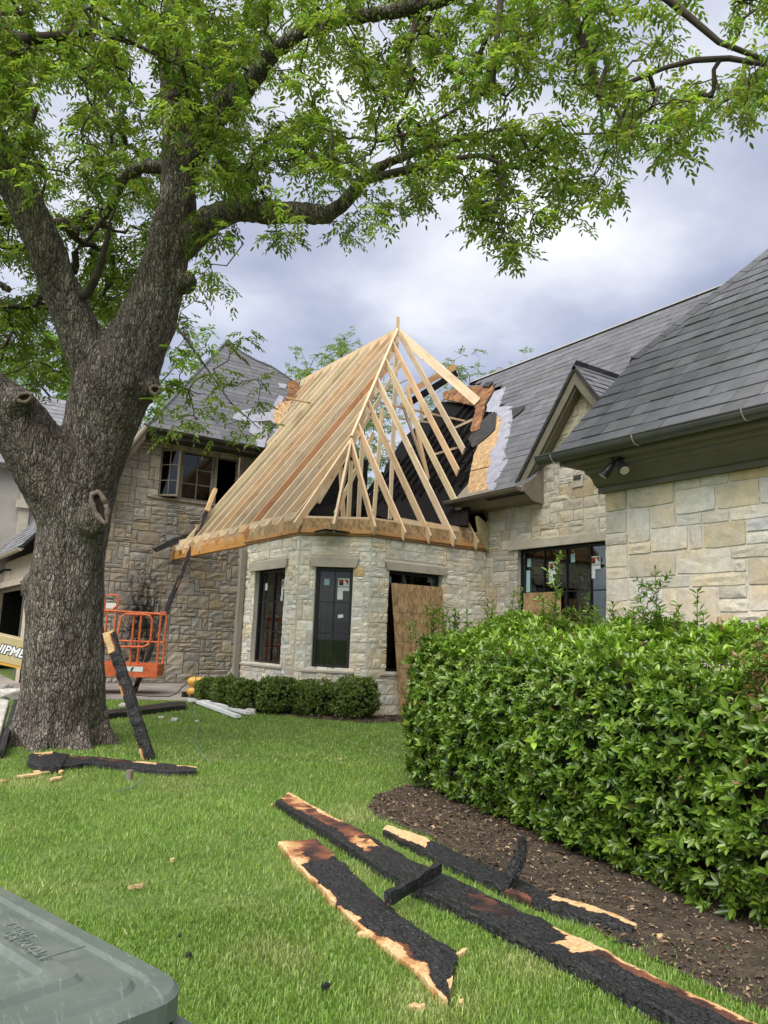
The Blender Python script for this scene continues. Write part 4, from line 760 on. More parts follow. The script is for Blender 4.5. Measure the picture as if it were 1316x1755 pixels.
# ================================================================== THE BIG TREE
tree = thing('pecan_tree', 'large pecan tree with grey scaly trunk forking over the lawn', 'tree', at(100, 1280, 9.75))
def limb(L): return [at(x, y, d) for x, y, r, d in L], [r*d/FPX for x, y, r, d in L]
LIMBS = [
 [(98, 1318, 92, 9.75), (100, 1285, 84, 9.75), (104, 1240, 73, 9.75), (109, 1180, 68, 9.75), (110, 1100, 65, 9.75), (111, 1040, 63, 9.75), (117, 960, 59, 9.75), (126, 890, 58, 9.75), (148, 810, 54, 9.75), (172, 730, 57, 9.75), (190, 665, 66, 9.75), (203, 620, 62, 9.75)],
 [(200, 665, 62, 9.75), (225, 605, 54, 9.75), (247, 560, 49, 9.8), (268, 500, 43, 9.85), (290, 430, 38, 9.9), (302, 360, 33, 9.9), (306, 300, 30, 9.9), (305, 230, 26, 9.8), (302, 150, 26, 9.7), (300, 70, 23, 9.6), (300, -20, 21, 9.5), (296, -120, 17, 9.4), (300, -230, 11, 9.3)],
 [(180, 660, 44, 9.7), (142, 590, 38, 9.65), (108, 505, 33, 9.6), (72, 412, 32, 9.5), (35, 330, 31, 9.4), (0, 268, 30, 9.3), (-50, 190, 32, 9.1), (-90, 100, 27, 8.9), (-120, -20, 20, 8.7), (-140, -160, 12, 8.5)],
 [(125, 905, 52, 9.7), (95, 835, 55, 9.6), (62, 770, 53, 9.5), (25, 712, 48, 9.35), (-20, 675, 43, 9.2), (-80, 640, 38, 9.0), (-160, 590, 32, 8.8), (-260, 500, 24, 8.5)],
 [(300, 440, 22, 9.85), (330, 408, 26, 9.8), (358, 378, 25, 9.75), (400, 361, 21, 9.7), (450, 362, 19, 9.6), (520, 365, 17, 9.5), (562, 368, 15, 9.4), (588, 350, 12, 9.3), (615, 312, 10, 9.2), (660, 281, 8, 9.1), (720, 258, 7, 9.0), (770, 242, 6, 8.9), (830, 228, 4, 8.8), (880, 215, 3, 8.7)],
 [(600, 340, 9, 9.3), (628, 308, 8, 9.2), (690, 293, 7, 9.0), (760, 275, 5, 8.8), (820, 266, 4, 8.6), (890, 290, 3, 8.4)],
 [(400, 362, 15, 9.7), (408, 322, 14, 9.8), (396, 287, 13, 9.9), (370, 257, 11, 10.0), (350, 225, 9, 10.1), (340, 160, 6, 10.3)],
 [(310, 310, 20, 9.9), (342, 238, 24, 9.8), (375, 187, 22, 9.6), (420, 150, 18, 9.4), (466, 95, 15, 9.2), (520, 52, 13, 9.0), (580, 32, 13, 8.8), (650, 24, 12, 8.6), (740, 5, 11, 8.4), (830, -20, 10, 8.2), (930, -30, 9, 8.0), (1050, -40, 7, 7.8)],
 [(295, 290, 12, 9.9), (250, 284, 11, 10.0), (215, 300, 11, 10.1), (195, 340, 10, 10.2), (180, 372, 8, 10.3), (152, 408, 6, 10.4), (120, 440, 4, 10.5)],
 [(115, 515, 10, 9.6), (150, 503, 8, 9.5), (166, 472, 7, 9.4), (176, 440, 5, 9.3), (190, 380, 3, 9.2)],
 [(-60, 45, 12, 8.8), (40, 68, 10, 8.6), (110, 62, 8, 8.5), (160, 52, 6, 8.4), (230, 75, 4, 8.3), (300, 110, 2, 8.2)],
 [(930, -30, 9, 8.0), (985, 30, 8, 7.9), (1008, 95, 8, 7.9), (1026, 162, 6, 7.9), (1030, 175, 4, 7.9)],
 [(1050, -40, 7, 7.8), (1140, -5, 7, 7.7), (1185, 32, 6, 7.6), (1232, 72, 5, 7.5), (1316, 105, 4, 7.4), (1400, 130, 3, 7.3)],
 [(1390, 128, 3, 7.4), (1320, 112, 4, 7.5), (1250, 100, 5, 7.6), (1190, 103, 5, 7.7), (1140, 116, 4, 7.7), (1085, 138, 4, 7.8), (1060, 150, 3, 7.8)],
 [(720, 12, 7, 8.5), (700, 80, 5, 8.5), (705, 140, 4, 8.5), (690, 180, 3, 8.5)], [(860, -20, 6, 8.1), (850, 80, 5, 8.2), (845, 150, 4, 8.2), (760, 200, 3, 8.3), (690, 240, 2.5, 8.4)],
 [(290, 545, 3, 9.7), (318, 580, 2.2, 9.4), (350, 625, 1.6, 9.2), (395, 690, 1.2, 9.0), (445, 735, .8, 8.9)],
 [(20, 500, 7, 9.5), (-10, 480, 6, 9.4), (-60, 470, 5, 9.3)],
]
mb = MB()
for i, L in enumerate(LIMBS):
    P, R = limb(L)
    if min(R) > .03 or i in (0, 1, 2, 3, 4, 6, 7, 8): mb.tube(P, R, 14 if max(R) > .15 else 10)
b0 = at(100, 1290, 9.75)
for a_ in np.linspace(0, 2*pi, 9)[:-1]+.2:                     # root flare
    d_ = np.array([cos(a_), sin(a_), 0]); r_ = rnd.uniform(.13, .19)
    mb.tube([b0+d_*.30+(0, 0, .75), b0+d_*.47+(0, 0, .33), b0+d_*.66+(0, 0, .08), b0+d_*.95+(0, 0, -.10)], [.2, r_, r_*.9, .06], 10)
def blob(c, r):                                               # a burl: a short fat tube along the view-right
    c = np.asarray(c); mb.tube([c-CU*r, c-CU*r*.6, c, c+CU*r*.6, c+CU*r], [r*.25, r*.8, r, r*.8, r*.25], 12)
blob(at(256, 664, 9.6), .14); blob(at(316, 482, 9.8), .16); blob(at(64, 1005, 9.7), .2); blob(at(350, 398, 9.72), .15); blob(at(158, 892, 9.4), .2); blob(at(30, 690, 9.15), .20); blob(at(205, 595, 9.6), .16)
tmp = mb.build('trunk', 'bark')
rm = tmp.modifiers.new('r', 'REMESH'); rm.mode = 'VOXEL'; rm.voxel_size = .026
sm = tmp.modifiers.new('s', 'SMOOTH'); sm.iterations = 6; sm.factor = .6
dg = bpy.context.evaluated_depsgraph_get(); me = bpy.data.meshes.new_from_object(tmp.evaluated_get(dg)); bpy.data.objects.remove(tmp)
nv = len(me.vertices); cov = np.zeros(nv*3, np.float32); nov = np.zeros(nv*3, np.float32); me.vertices.foreach_get('co', cov); me.vertices.foreach_get('normal', nov); cov = cov.reshape(-1, 3); nov = nov.reshape(-1, 3)
dsp = np.array([.020*mnoise.noise((p[0]*9, p[1]*9, p[2]*2.0))+.011*mnoise.noise((p[0]*24, p[1]*24, p[2]*6))+.03*mnoise.noise((p[0]*2.2, p[1]*2.2, p[2]*1.3)) for p in cov.tolist()])
me.vertices.foreach_set('co', (cov+nov*dsp[:, None]).astype(np.float32).ravel()); me.update()
for p_ in me.polygons: p_.use_smooth = True
me.name = 'trunk'; put(bpy.data.objects.new('trunk', me), tree, 'bark')
# healed wounds: a callus ring round a dark disc that paints in the hole's shade
def wound(c, rx, rz, tilt, name='knot', deep=.05):
    c = np.asarray(c); X = unit(CR*cos(tilt)+CU*sin(tilt)); Y = unit(-CR*sin(tilt)+CU*cos(tilt)); ring = [c+X*rx*cos(w)+Y*rz*sin(w)*(1+.12*sin(3*w)) for w in np.linspace(0, 2*pi, 23)]
    k = MB().tube(ring, [min(rx, rz)*.42*(1+.25*sin(2*i)) for i in range(23)], 8).build(name, 'bark_pale', tree, smooth=True)
    MB().prism([c+X*rx*.8*cos(w)+Y*rz*.85*sin(w)+FW*.02 for w in np.linspace(0, 2*pi, 17)[:-1]], FW*deep).build('shade_disc', 'shade_disc', k)
wound(at(171, 868, 9.08), .075, .19, .35); wound(at(42, 681, 8.98), .085, .05, .2); wound(at(266, 668, 9.42), .06, .05, 0)

def leaf_arr(P, D, N, L, W, fold=.22, droop=.12):
    D = D/np.linalg.norm(D, axis=1, keepdims=True); S = np.cross(D, N); S /= np.linalg.norm(S, axis=1, keepdims=True)+1e-9; N = np.cross(S, D); L = L[:, None]; W = W[:, None]
    a = P+D*L*.33; b_ = P+D*L*.70-N*L*droop*.4; up = N*W*fold
    V = np.stack([P, a+S*W*.5+up, b_+S*W*.42+up, P+D*L-N*L*droop, b_-S*W*.42+up, a-S*W*.5+up], 1)
    return V.reshape(-1, 3)
def leaf_faces(n): k = 6*np.arange(n)[:, None]; return [np.concatenate([k+np.array([[0, 1, 2, 3]]), k+np.array([[0, 3, 4, 5]])])]
def compound(Cn, nl, Lr, lf, n_leaf=9, droop=.35):
    """compound leaves: nl per cluster centre, each with n_leaf leaflets along a drooping stalk"""
    n = len(Cn)*nl; c = np.repeat(Cn, nl, 0); r = NR.normal(size=(n, 3)); r[:, 2] = r[:, 2]*.5-droop; r /= np.linalg.norm(r, axis=1, keepdims=True)
    Ls = Lr*NR.uniform(.7, 1.2, n); c = c+NR.normal(size=(n, 3))*.06; sd = np.cross(r, (0, 0, 1.)); sd /= np.linalg.norm(sd, axis=1, keepdims=True)+1e-9
    P = []; D = []; Nn = []; Ln = []
    for k in range(n_leaf):
        s_ = .25+.75*(k//2)/((n_leaf-1)//2); side = 0 if k == n_leaf-1 else (1 if k % 2 else -1)
        P.append(c+r*(Ls*s_)[:, None]-np.array([0, 0, 1.])*(.28*Ls*s_**2)[:, None]); d_ = r*(.55 if side else 1.)+sd*side*.8+NR.normal(size=(n, 3))*.16; d_[:, 2] -= .28; D.append(d_)
        q = np.cross(sd, r)+NR.normal(size=(n, 3))*.35; q[:, 2] = np.abs(q[:, 2])+.3; Nn.append(q); Ln.append(lf*NR.uniform(.75, 1.2, n))
    P, D, Nn, Ln = map(np.concatenate, (P, D, Nn, Ln)); return leaf_arr(P, D, Nn, Ln, Ln*.34), len(P)
def colors(n, base, var=.22, hue=.12, per=6, blk=None):
    k = np.exp(NR.normal(size=n)*var) if blk is None else blk; c = np.array(base)[None]*k[:, None]; c[:, 0] *= 1+NR.normal(size=n)*hue; c = np.clip(c, .003, .9); return np.repeat(c, per, 0)
def grow(nodes0, Cn, rmin, name, mat, parent, gain=1., seg=5):
    """twigs: every cluster hangs from the nearest wood already grown"""
    nodes0 = np.asarray(nodes0); n0 = len(nodes0); d0 = np.min(np.linalg.norm(Cn[:, None]-nodes0[None], axis=2), 1); order = np.argsort(d0); A = np.concatenate([nodes0, Cn[order]]); par = np.full(len(A), -1)
    ok = np.zeros(len(A), bool); ok[:n0] = True
    for i in range(n0, len(A)):
        d_ = np.linalg.norm(A[:i]-A[i], axis=1); d_[:n0] *= 1.05; par[i] = int(np.argmin(d_))
    cnt = np.ones(len(A))
    for i in range(len(A)-1, n0-1, -1): cnt[par[i]] += cnt[i]
    mb = MB()
    for i in range(n0, len(A)):
        a, b_ = A[par[i]], A[i]; L = np.linalg.norm(b_-a); r1 = rmin*sqrt(cnt[i])*gain; r0 = min(rmin*sqrt(cnt[i]+1.2)*gain, .05)
        jj = NR.normal(size=(2, 3))*L*.09; mb.tube([a, a+(b_-a)*.35+jj[0]+(0, 0, L*.05), a+(b_-a)*.7+jj[1]+(0, 0, L*.04), b_], [r0, r0*.95, r1, r1*.8], seg, cap=False)
    return kind(mb.build(name, mat, parent, smooth=True), 'stuff')
YM = np.array([(-200, 660), (0, 690), (60, 695), (125, 690), (140, 640), (200, 560), (235, 520), (300, 560), (330, 600), (352, 590), (392, 540), (400, 470), (398, 405), (440, 392), (478, 435), (500, 452), (560, 420), (600, 436), (640, 425), (700, 392), (740, 345), (785, 320), (803, 400), (842, 478), (870, 470), (905, 440), (950, 440), (1000, 402), (1050, 368), (1095, 310), (1190, 282), (1210, 232), (1316, 205), (1500, 190)], float)
cl_ = []
tries = 0
while len(cl_) < 2750 and tries < 90000:
    tries += 1; x = rnd.uniform(-190, 1470); y = rnd.uniform(-300, 700); ym = np.interp(x, YM[:, 0], YM[:, 1])+28*mnoise.noise((x/55, 3.3, 1))-26
    if y > ym: continue
    dens = 1. if x < 420 else (.80 if x < 900 else .58)
    if 330 < x < 470 and y > 400: dens *= .4
    if x > 1040 and 10 < y < 130: dens *= .45
    if y < -20: dens *= .45
    if mnoise.noise((x/70, y/70, 5.))+.35*mnoise.noise((x/28, y/28, 2.)) < -.18+(.16 if x > 420 else 0): dens *= .08
    if 310 < x < 610 and 335 < y < 395: dens *= .25
    if rnd.random() > dens: continue
    if x < 330:
        d_ = rnd.uniform(7.6, 9.2) if (rnd.random() < .36 and y < (250 if x > 220 else 330)) else rnd.uniform(10.2, 13.)
        if 60 < x < 330 and y > 430: d_ = rnd.uniform(10.6, 13.5)
    else: d_ = np.interp(x, (330, 900, 1400), (9.6, 8.6, 7.6))+rnd.uniform(-1.5, 2.0)
    cl_.append(at(x, y, d_))
for x, y in ((300, 600), (330, 612), (352, 590), (405, 590), (425, 580), (372, 632), (300, 655), (388, 660), (352, 680), (318, 695), (395, 690), (330, 712), (440, 650), (430, 722), (455, 728), (300, 722), (382, 728), (275, 690), (268, 728), (452, 695), (320, 668), (345, 722)):
    cl_.append(at(x+rnd.uniform(-5, 5), y, rnd.uniform(8.7, 9.5)))
cl_ = np.array(cl_); nodes0 = []
for L in LIMBS[1:]:
    P, R = limb(L)
    for a, b_ in zip(P[:-1], P[1:]):
        for f in (0, .25, .5, .75): nodes0.append(a+(b_-a)*f)
grow(nodes0, cl_, .0042, 'branches', 'twig', tree)
for i, L in enumerate(LIMBS):
    P, R = limb(L)
    if not (min(R) > .03 or i in (0, 1, 2, 3, 4, 6, 7, 8)): MB().tube(P, R, 8).build('branch', 'twig', tree, smooth=True)
V, n = compound(cl_, 6, .20, .076, 9)
nlv = len(cl_)*6
blk = np.tile(np.exp(NR.normal(size=nlv)*.22)*np.repeat(np.exp(NR.normal(size=len(cl_))*.16), 6), 9)*np.exp(NR.normal(size=n)*.12)
kind(mesh_np('crown', V, leaf_faces(n), 'leaf', tree, col=colors(n, (.155, .205, .046), hue=.15, blk=blk)), 'stuff')

# ------------------------------------------------------------------ trees beyond the house
def far_tree(name, label, x, ytop, ybase, d, wpx, ncl, col, dens_=1., lf=.16, group='trees beyond the roofs'):
    base = at(x, ybase, d); base[2] = 0; top = at(x, ytop, d); R = wpx/2*d/FPX; H = top[2]; root = thing(name, label, 'tree', (base[0], base[1], .2), group)
    mb = MB(); c0 = np.array([base[0], base[1], 0.]); mb.tube([c0, c0+(.1, .1, H*.35), c0+(-.1, .1, H*.62), c0+(0, 0, H*.9)], [.22, .17, .11, .02], 8); nodes_ = [c0+(0, 0, H*f) for f in np.linspace(.3, .9, 14)]
    for k in range(9):
        a_ = rnd.uniform(0, 2*pi); f = rnd.uniform(.3, .65); p = c0+(0, 0, H*f); q = p+np.array([cos(a_)*R*.7, sin(a_)*R*.7, H*rnd.uniform(.12, .3)]); mb.tube([p, (p+q)/2+(0, 0, .2), q], [.08, .05, .015], 6); nodes_ += [p+(q-p)*f2 for f2 in (.3, .6, 1.)]
    mb.build('trunk', 'twig', root, smooth=True); Cn = []
    while len(Cn) < ncl:
        q = NR.normal(size=3); q = q/np.linalg.norm(q)*rnd.random()**.4; p = c0+np.array([q[0]*R, q[1]*R, H*.68+q[2]*H*.32]);
        if mnoise.noise(p*.9) > -.2/dens_: Cn.append(p)
    Cn = np.array(Cn); grow(nodes_, Cn, .006, 'branches', 'twig', root, seg=4)
    V, n = compound(Cn, 5, .34, lf, 7, .0); kind(mesh_np('crown', V, leaf_faces(n), 'far_leaf', root, col=colors(n, col, .2)), 'stuff')
far_tree('far_tree', 'pale spring-green tree rising behind the left end of the new rafters', 572, 545, 900, 38, 250, 520, (.15, .21, .05))
far_tree('far_tree', 'thin budding tree seen between the rafters and the right roof', 800, 572, 900, 40, 190, 260, (.15, .20, .06))
far_tree('far_tree', 'small budding treetop just above the ridge of the right roof', 893, 568, 900, 44, 110, 130, (.15, .20, .06))
far_tree('far_tree', 'dense green tree behind the pecan trunk and the left wing', 150, 470, 1000, 31, 520, 620, (.12, .20, .03), lf=.2)
far_tree('far_tree', 'dense green tree at the left edge behind the garage roof', -60, 520, 1000, 34, 420, 420, (.12, .20, .03), lf=.2)

# ================================================================== HEDGE AND SHRUBS
def whorls(P, D, k, L, W, open_=1.):
    n = len(P); D = D/np.linalg.norm(D, axis=1, keepdims=True); A = np.cross(D, NR.normal(size=(n, 3))); A /= np.linalg.norm(A, axis=1, keepdims=True)+1e-9; B = np.cross(D, A); Ps = []; Ds = []; Ns = []; Ls = []
    for j in range(k):
        w = 2*pi*j/k*1.0+NR.uniform(-.4, .4, n); o_ = open_*NR.uniform(.55, 1.5, n); rad = A*np.cos(w)[:, None]+B*np.sin(w)[:, None]
        Ps.append(P-D*(NR.uniform(0, .05, n))[:, None]+rad*.004); Ds.append(D+rad*o_[:, None]); Ns.append(D*1.0-rad*.5+np.array([0, 0, .35])); Ls.append(L*NR.uniform(.65, 1.2, n))
    Ps, Ds, Ns, Ls = map(np.concatenate, (Ps, Ds, Ns, Ls)); return leaf_arr(Ps, Ds, Ns, Ls, Ls*W, .18, .14), len(Ps)
HF0, HF1 = np.array([4.86, 6.42]), np.array([3.94, .5])
def hedge_pt(s, g):
    """s 0..1 along the front (left to right), g: 0..1 up the front, 1..2 across the top"""
    p = HF0+(HF1-HF0)*s; wob = .11*mnoise.noise((s*9, g*2.2, 1.))+.08*mnoise.noise((s*24, g*5.5, 4.)); hgt = 1.37+.10*math.exp(-(s/.14)**2)+.10*mnoise.noise((s*6, 2., 2.))+.06*s
    inn = np.array([.97, -.10])
    if g <= 1:
        bow = .16*sin(pi*min(1, g*.98)); z = .03+g*(hgt-.03); q = p-inn*(wob+bow-.10*(g > .9)*(g-.9)/.1); nrm = np.array([-1., -.1, .15+.9*max(0, g-.8)/.2])
    else:
        f = g-1; z = hgt+.28*sin(min(1, f*1.2)*pi/2)+.12*mnoise.noise((s*14, f*4, 7.)); q = p+inn*(f*1.45-.02); nrm = np.array([-.25, -.05, 1.])
    return np.array([q[0], q[1], z+float(G(*q))]), nrm
hedge = thing('hedge', 'tall clipped hedge of glossy green leaves beside the charred boards', 'hedge', (5, 3.5, 0))
HP = []; HD = []; HC = []
for i in range(8600):
    s = rnd.random(); g = rnd.random()*2
    if g < .02: continue
    p, nr = hedge_pt(s, g); p = p-unit(nr)*abs(rnd.gauss(0, .07))
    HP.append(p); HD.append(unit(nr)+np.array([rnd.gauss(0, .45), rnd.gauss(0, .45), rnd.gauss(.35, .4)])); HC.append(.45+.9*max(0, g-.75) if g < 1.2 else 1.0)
for i in range(2000):                                        # rounded left end
    a_ = rnd.random(); g = rnd.random(); z = .12+g*1.36; p = np.array([4.72+a_*1.6, 6.42+.22*sin(pi*a_)+.1*sin(pi*g)-.12*(g > .85)+.05*mnoise.noise((a_*6, g*6, 1.)), z+.08+.14*a_*(g > .9)]); nr = np.array([-.35+.5*a_, 1., .2])
    if a_ < .2: nr = np.array([-1., .5, .2])
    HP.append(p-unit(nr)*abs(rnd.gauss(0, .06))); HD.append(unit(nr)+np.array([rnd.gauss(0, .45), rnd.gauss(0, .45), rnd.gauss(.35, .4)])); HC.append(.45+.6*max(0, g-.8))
HP, HD, HC = np.array(HP), np.array(HD), np.array(HC)
V, n = whorls(HP, HD, 7, .057*np.exp(NR.normal(size=len(HP))*.22), .40)
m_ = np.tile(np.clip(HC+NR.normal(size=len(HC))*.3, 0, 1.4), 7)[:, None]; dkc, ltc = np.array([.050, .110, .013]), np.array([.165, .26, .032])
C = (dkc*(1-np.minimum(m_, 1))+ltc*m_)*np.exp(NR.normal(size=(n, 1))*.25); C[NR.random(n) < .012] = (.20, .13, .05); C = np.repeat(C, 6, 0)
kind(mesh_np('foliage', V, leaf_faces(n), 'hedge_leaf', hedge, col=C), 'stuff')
mb = MB()                                                     # woody inside
for k in range(170):
    s = rnd.random(); p = HF0+(HF1-HF0)*s; b0 = np.array([p[0]+rnd.uniform(.35, 1.1), p[1]+rnd.uniform(-.2, .2), 0.]); q, nr = hedge_pt(s, rnd.uniform(.3, 1.9)); q = q-unit(nr)*.12
    mb.tube([b0, b0+(q-b0)*.5+(0, 0, .15), q], [.012, .008, .004], 5, cap=False)
mb.build('stems', 'twig', hedge)
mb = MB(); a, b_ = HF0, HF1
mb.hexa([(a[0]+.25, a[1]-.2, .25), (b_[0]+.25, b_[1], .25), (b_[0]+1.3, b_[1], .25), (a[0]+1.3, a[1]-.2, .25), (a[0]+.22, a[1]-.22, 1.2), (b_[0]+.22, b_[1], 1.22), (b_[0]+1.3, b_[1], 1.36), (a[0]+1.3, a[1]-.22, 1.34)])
mb.build('dark_core', PM('dark_core', [(.3, (.006, .012, .003)), (.7, (.018, .03, .008))], 20, 1., 1., 30, .05), hedge)  # solid near-black core, the shade between the leaves put into its colour
SP = []; SD = []; stem = MB()
shoots = [(960, 950, 5.75, 1.), (1122, 968, 5.5, 1.), (1195, 1008, 5.3, .7), (892, 1002, 6.0, .6), (742, 1036, 6.9, .6), (1050, 1035, 5.6, .5), (1262, 1072, 5.0, .5), (880, 1015, 6.2, .5), (836, 1030, 6.4, .5), (930, 1020, 5.9, .5), (1005, 1022, 5.7, .5), (1085, 1040, 5.5, .4), (1290, 1085, 4.9, .4), (780, 1040, 6.6, .4), (710, 1062, 6.9, .3), (1160, 1035, 5.3, .5), (1230, 1060, 5.1, .4), (800, 1048, 6.5, .4)]
for k in range(70):
    x = rnd.uniform(700, 1310); shoots.append((x, np.interp(x, (700, 740, 900, 1050, 1180, 1316), (1068, 1046, 1045, 1048, 1056, 1085))+rnd.uniform(-14, 22), 5.5, rnd.uniform(.2, .4)))
for x, y, d_, sz in shoots:
    ss = np.linspace(0, 1, 200); cs = HF0[None]+(HF1-HF0)[None]*ss[:, None]+np.array([.97, -.10])*rnd.uniform(.75, 1.2); kx = int(np.argmin([abs(px((q[0], q[1], 1.6))[0]-x) for q in cs])); d_ = px((cs[kx][0], cs[kx][1], 1.6))[2]
    tp = at(x, y, d_); b0 = np.array([tp[0]+rnd.uniform(-.08, .08), tp[1]+rnd.uniform(-.08, .08), 1.25]); H = tp[2]-b0[2]
    stem = MB().tube([b0, b0+(tp-b0)*.5+(.01, .01, 0), tp], [.006, .004, .002], 5)
    for f in np.arange(max(.2, 1-sz*.62/H), 1.01, .045/H): SP.append(b0+(tp-b0)*f); SD.append(np.array([rnd.gauss(0, .25), rnd.gauss(0, .25), 1.]))
    if sz > .9:
        for k in range(9):
            f = rnd.uniform(.35, .8); p = b0+(tp-b0)*f; q = p+np.array([rnd.uniform(-.22, .22), rnd.uniform(-.22, .22), rnd.uniform(.05, .2)]); stem.tube([p, q], [.003, .002], 4)
            for g in (.4, .6, .8, 1.): SP.append(p+(q-p)*g); SD.append(unit(q-p)+np.array([0, 0, .3]))
    stem.build('shoot', 'twig', hedge)
V, n = whorls(np.array(SP), np.array(SD), 4, .062, .34, 1.3)
kind(mesh_np('shoot_leaves', V, leaf_faces(n), 'hedge_leaf', hedge, col=colors(n, (.12, .20, .025), .2)), 'stuff')
nd = thing('nandina_shrub', 'small reddish-tinged shrub at the right end of the hedge', 'shrub', gp(1300, 1590))
Q = at(1330, 1190, 4.25); Pn = Q+NR.normal(size=(110, 3))*np.array([.07, .07, .15]); V, n = whorls(Pn, NR.normal(size=(110, 3))+np.array([-.3, -.2, .6]), 6, .05, .25, 1.2)
kind(mesh_np('foliage', V, leaf_faces(n), 'hedge_leaf', nd, col=colors(n, (.12, .09, .03), .3, .3)), 'stuff')
mb = MB(); g0 = gp(1300, 1590); [mb.tube([g0+(rnd.uniform(.1, .3), rnd.uniform(-.1, .1), 0), p], [.006, .002], 5) for p in Pn[:26]]; mb.build('stems', 'twig', nd)

names_ = ['nearly hidden boxwood beside the yellow air compressor, leftmost of the row', 'second rounded boxwood from the air compressor', 'third rounded boxwood from the air compressor, above the white boards', 'rounded boxwood under the left bay window', 'rounded boxwood under the middle bay window', 'rightmost rounded boxwood beside the leaning plywood sheet']
for i, (x, yb, wp, hp) in enumerate(((350, 1206, 40, 42), (380, 1212, 46, 50), (414, 1222, 54, 60), (468, 1226, 68, 64), (533, 1230, 72, 65), (604, 1235, 82, 70))):
    b0 = gp(x, yb); d_ = px(b0)[2]; R = wp/2*d_/FPX*rnd.uniform(1.02, 1.15); Hh = hp*d_/FPX*rnd.uniform(.92, 1.06); c = b0+np.array([sin(HEAD), cos(HEAD), 0])*R*.9; root = thing('boxwood_shrub', names_[i], 'shrub', c, 'boxwoods along the bay')
    P = []; D = []
    for k in range(1700):
        q = NR.normal(size=3); q /= np.linalg.norm(q); s_ = np.sign(q)*np.abs(q)**.72; s_ /= max(1., np.linalg.norm(s_)*.92); rr = 1+.2*mnoise.noise(q*1.7+i*7)+.10*mnoise.noise(q*5+i); rr *= 1-abs(rnd.gauss(0, .07))
        P.append(c+np.array([s_[0]*R*rr, s_[1]*R*rr, Hh*.5+s_[2]*Hh*.5*rr])); D.append(q+NR.normal(size=3)*.4+np.array([0, 0, .3]))
    V, n = whorls(np.array(P), np.array(D), 6, .038, .5); kind(mesh_np('foliage', V, leaf_faces(n), 'box_leaf', root, col=colors(n, (.11, .16, .027), .34)), 'stuff')
    mb = MB()
    for k in range(12): mb.tube([c+NR.normal(size=3)*(.04, .04, 0), c+np.array([rnd.uniform(-R, R)*.6, rnd.uniform(-R, R)*.6, Hh*rnd.uniform(.4, .8)])], [.01, .004], 5)
    mb.build('stems', 'twig', root)
    mb = MB().tube([c+(0, 0, Hh*f) for f in (.12, .3, .6, .82)], [R*.5, R*.78, R*.76, R*.45], 12); mb.build('dark_core', bpy.data.materials['dark_core'], root)  # dark core blocks the view through and paints in the inner shade

# ================================================================== LAWN GRASS
def blades(n, r0, r1, seg, hmul, wmul):
    r = r0*(r1/r0)**NR.random(n) if r1/r0 > 3 else np.sqrt(NR.uniform(r0**2, r1**2, n)); a = HEAD+radians(1)*NR.uniform(-42, 42, n); x = r*np.sin(a); y = r*np.cos(a); P = np.c_[x, y]
    bad = inpoly(P, bed_hedge_r)|inpoly(P, bed_bay_r)|inpoly(P, drive)|((x > 6.78) & (y > 11.9))|(x > 10.6)|(((x-b0t[0])**2+(y-b0t[1])**2) < .55**2)
    edge = NR.random(n) < .05; bad &= ~(edge & inpoly(P, bed_hedge_r) & (x < 4.5)); P = P[~bad]; x, y = P.T; n = len(x)
    f = np.array([mnoise.noise((q[0]*.9, q[1]*.9, 0)) for q in P.tolist()]); f2 = np.array([mnoise.noise((q[0]*4, q[1]*4, 7)) for q in P.tolist()])
    h = (.036+.009*f+.010*f2)*NR.uniform(.55, 1.35, n)*hmul; w = .0042*NR.uniform(.7, 1.3, n)*wmul; az = NR.uniform(0, 2*pi, n); ln = NR.uniform(.15, 1.0, n); ld = np.c_[np.cos(az), np.sin(az), np.zeros(n)]; tw = az+pi/2+NR.normal(size=n)*.5; sd = np.c_[np.cos(tw), np.sin(tw), np.zeros(n)]
    B = np.c_[x, y, G(x, y)]; up = np.array([0, 0, 1.])
    m1 = B+up*(h*.6)[:, None]+ld*(h*ln*.25)[:, None]; tp = B+up*(h*(1-.25*ln))[:, None]+ld*(h*ln*.8)[:, None]; W = w[:, None]
    if seg == 2: V = np.stack([B-sd*W*.5, B+sd*W*.5, m1+sd*W*.45, m1-sd*W*.45, tp], 1); k = 5*np.arange(n)[:, None]; Fs = [k+np.array([[0, 1, 2, 3]]), k+np.array([[3, 2, 4]])]; per = 5
    else: V = np.stack([B-sd*W*.5, B+sd*W*.5, tp], 1); k = 3*np.arange(n)[:, None]; Fs = [k+np.array([[0, 1, 2]])]; per = 3
    f3 = np.array([mnoise.noise((q[0]*1.7+5, q[1]*1.7, 3)) for q in P.tolist()]); pat = sum(np.exp(-((x-q[0])**2+(y-q[1])**2)/r_**2) for q, r_ in SPOTS)
    dry = np.clip(np.clip(f2*.5+.5*np.abs(f)-.15, 0, 1)*.5+np.clip(f3-.34, 0, 1)*.9+pat*.55, 0, .85)*NR.uniform(.4, 1.2, n)+(NR.random(n) < .05)*.7; dry = np.clip(dry, 0, 1); gb = np.array([.175, .285, .048]); db = np.array([.40, .38, .18]); c = (gb*(1-dry[:, None])+db*dry[:, None])*np.exp(NR.normal(size=(n, 1))*.22)*(1+.2*f[:, None])
    return V.reshape(-1, 3), Fs, np.repeat(c, per, 0)
b0t = at(100, 1290, 9.75); SPOTS = [(gp(*q)[:2], r_) for q, r_ in (((130, 1526), .10), ((232, 1518), .07), ((625, 1395), .35), ((300, 1345), .35), ((60, 1340), .4), ((560, 1500), .25), ((480, 1640), .15), ((730, 1720), .2), ((370, 1300), .3), ((640, 1590), .2), ((900, 1660), .18))]; bed_hedge_r, bed_bay_r = rough_poly(bed_hedge), rough_poly(bed_bay)
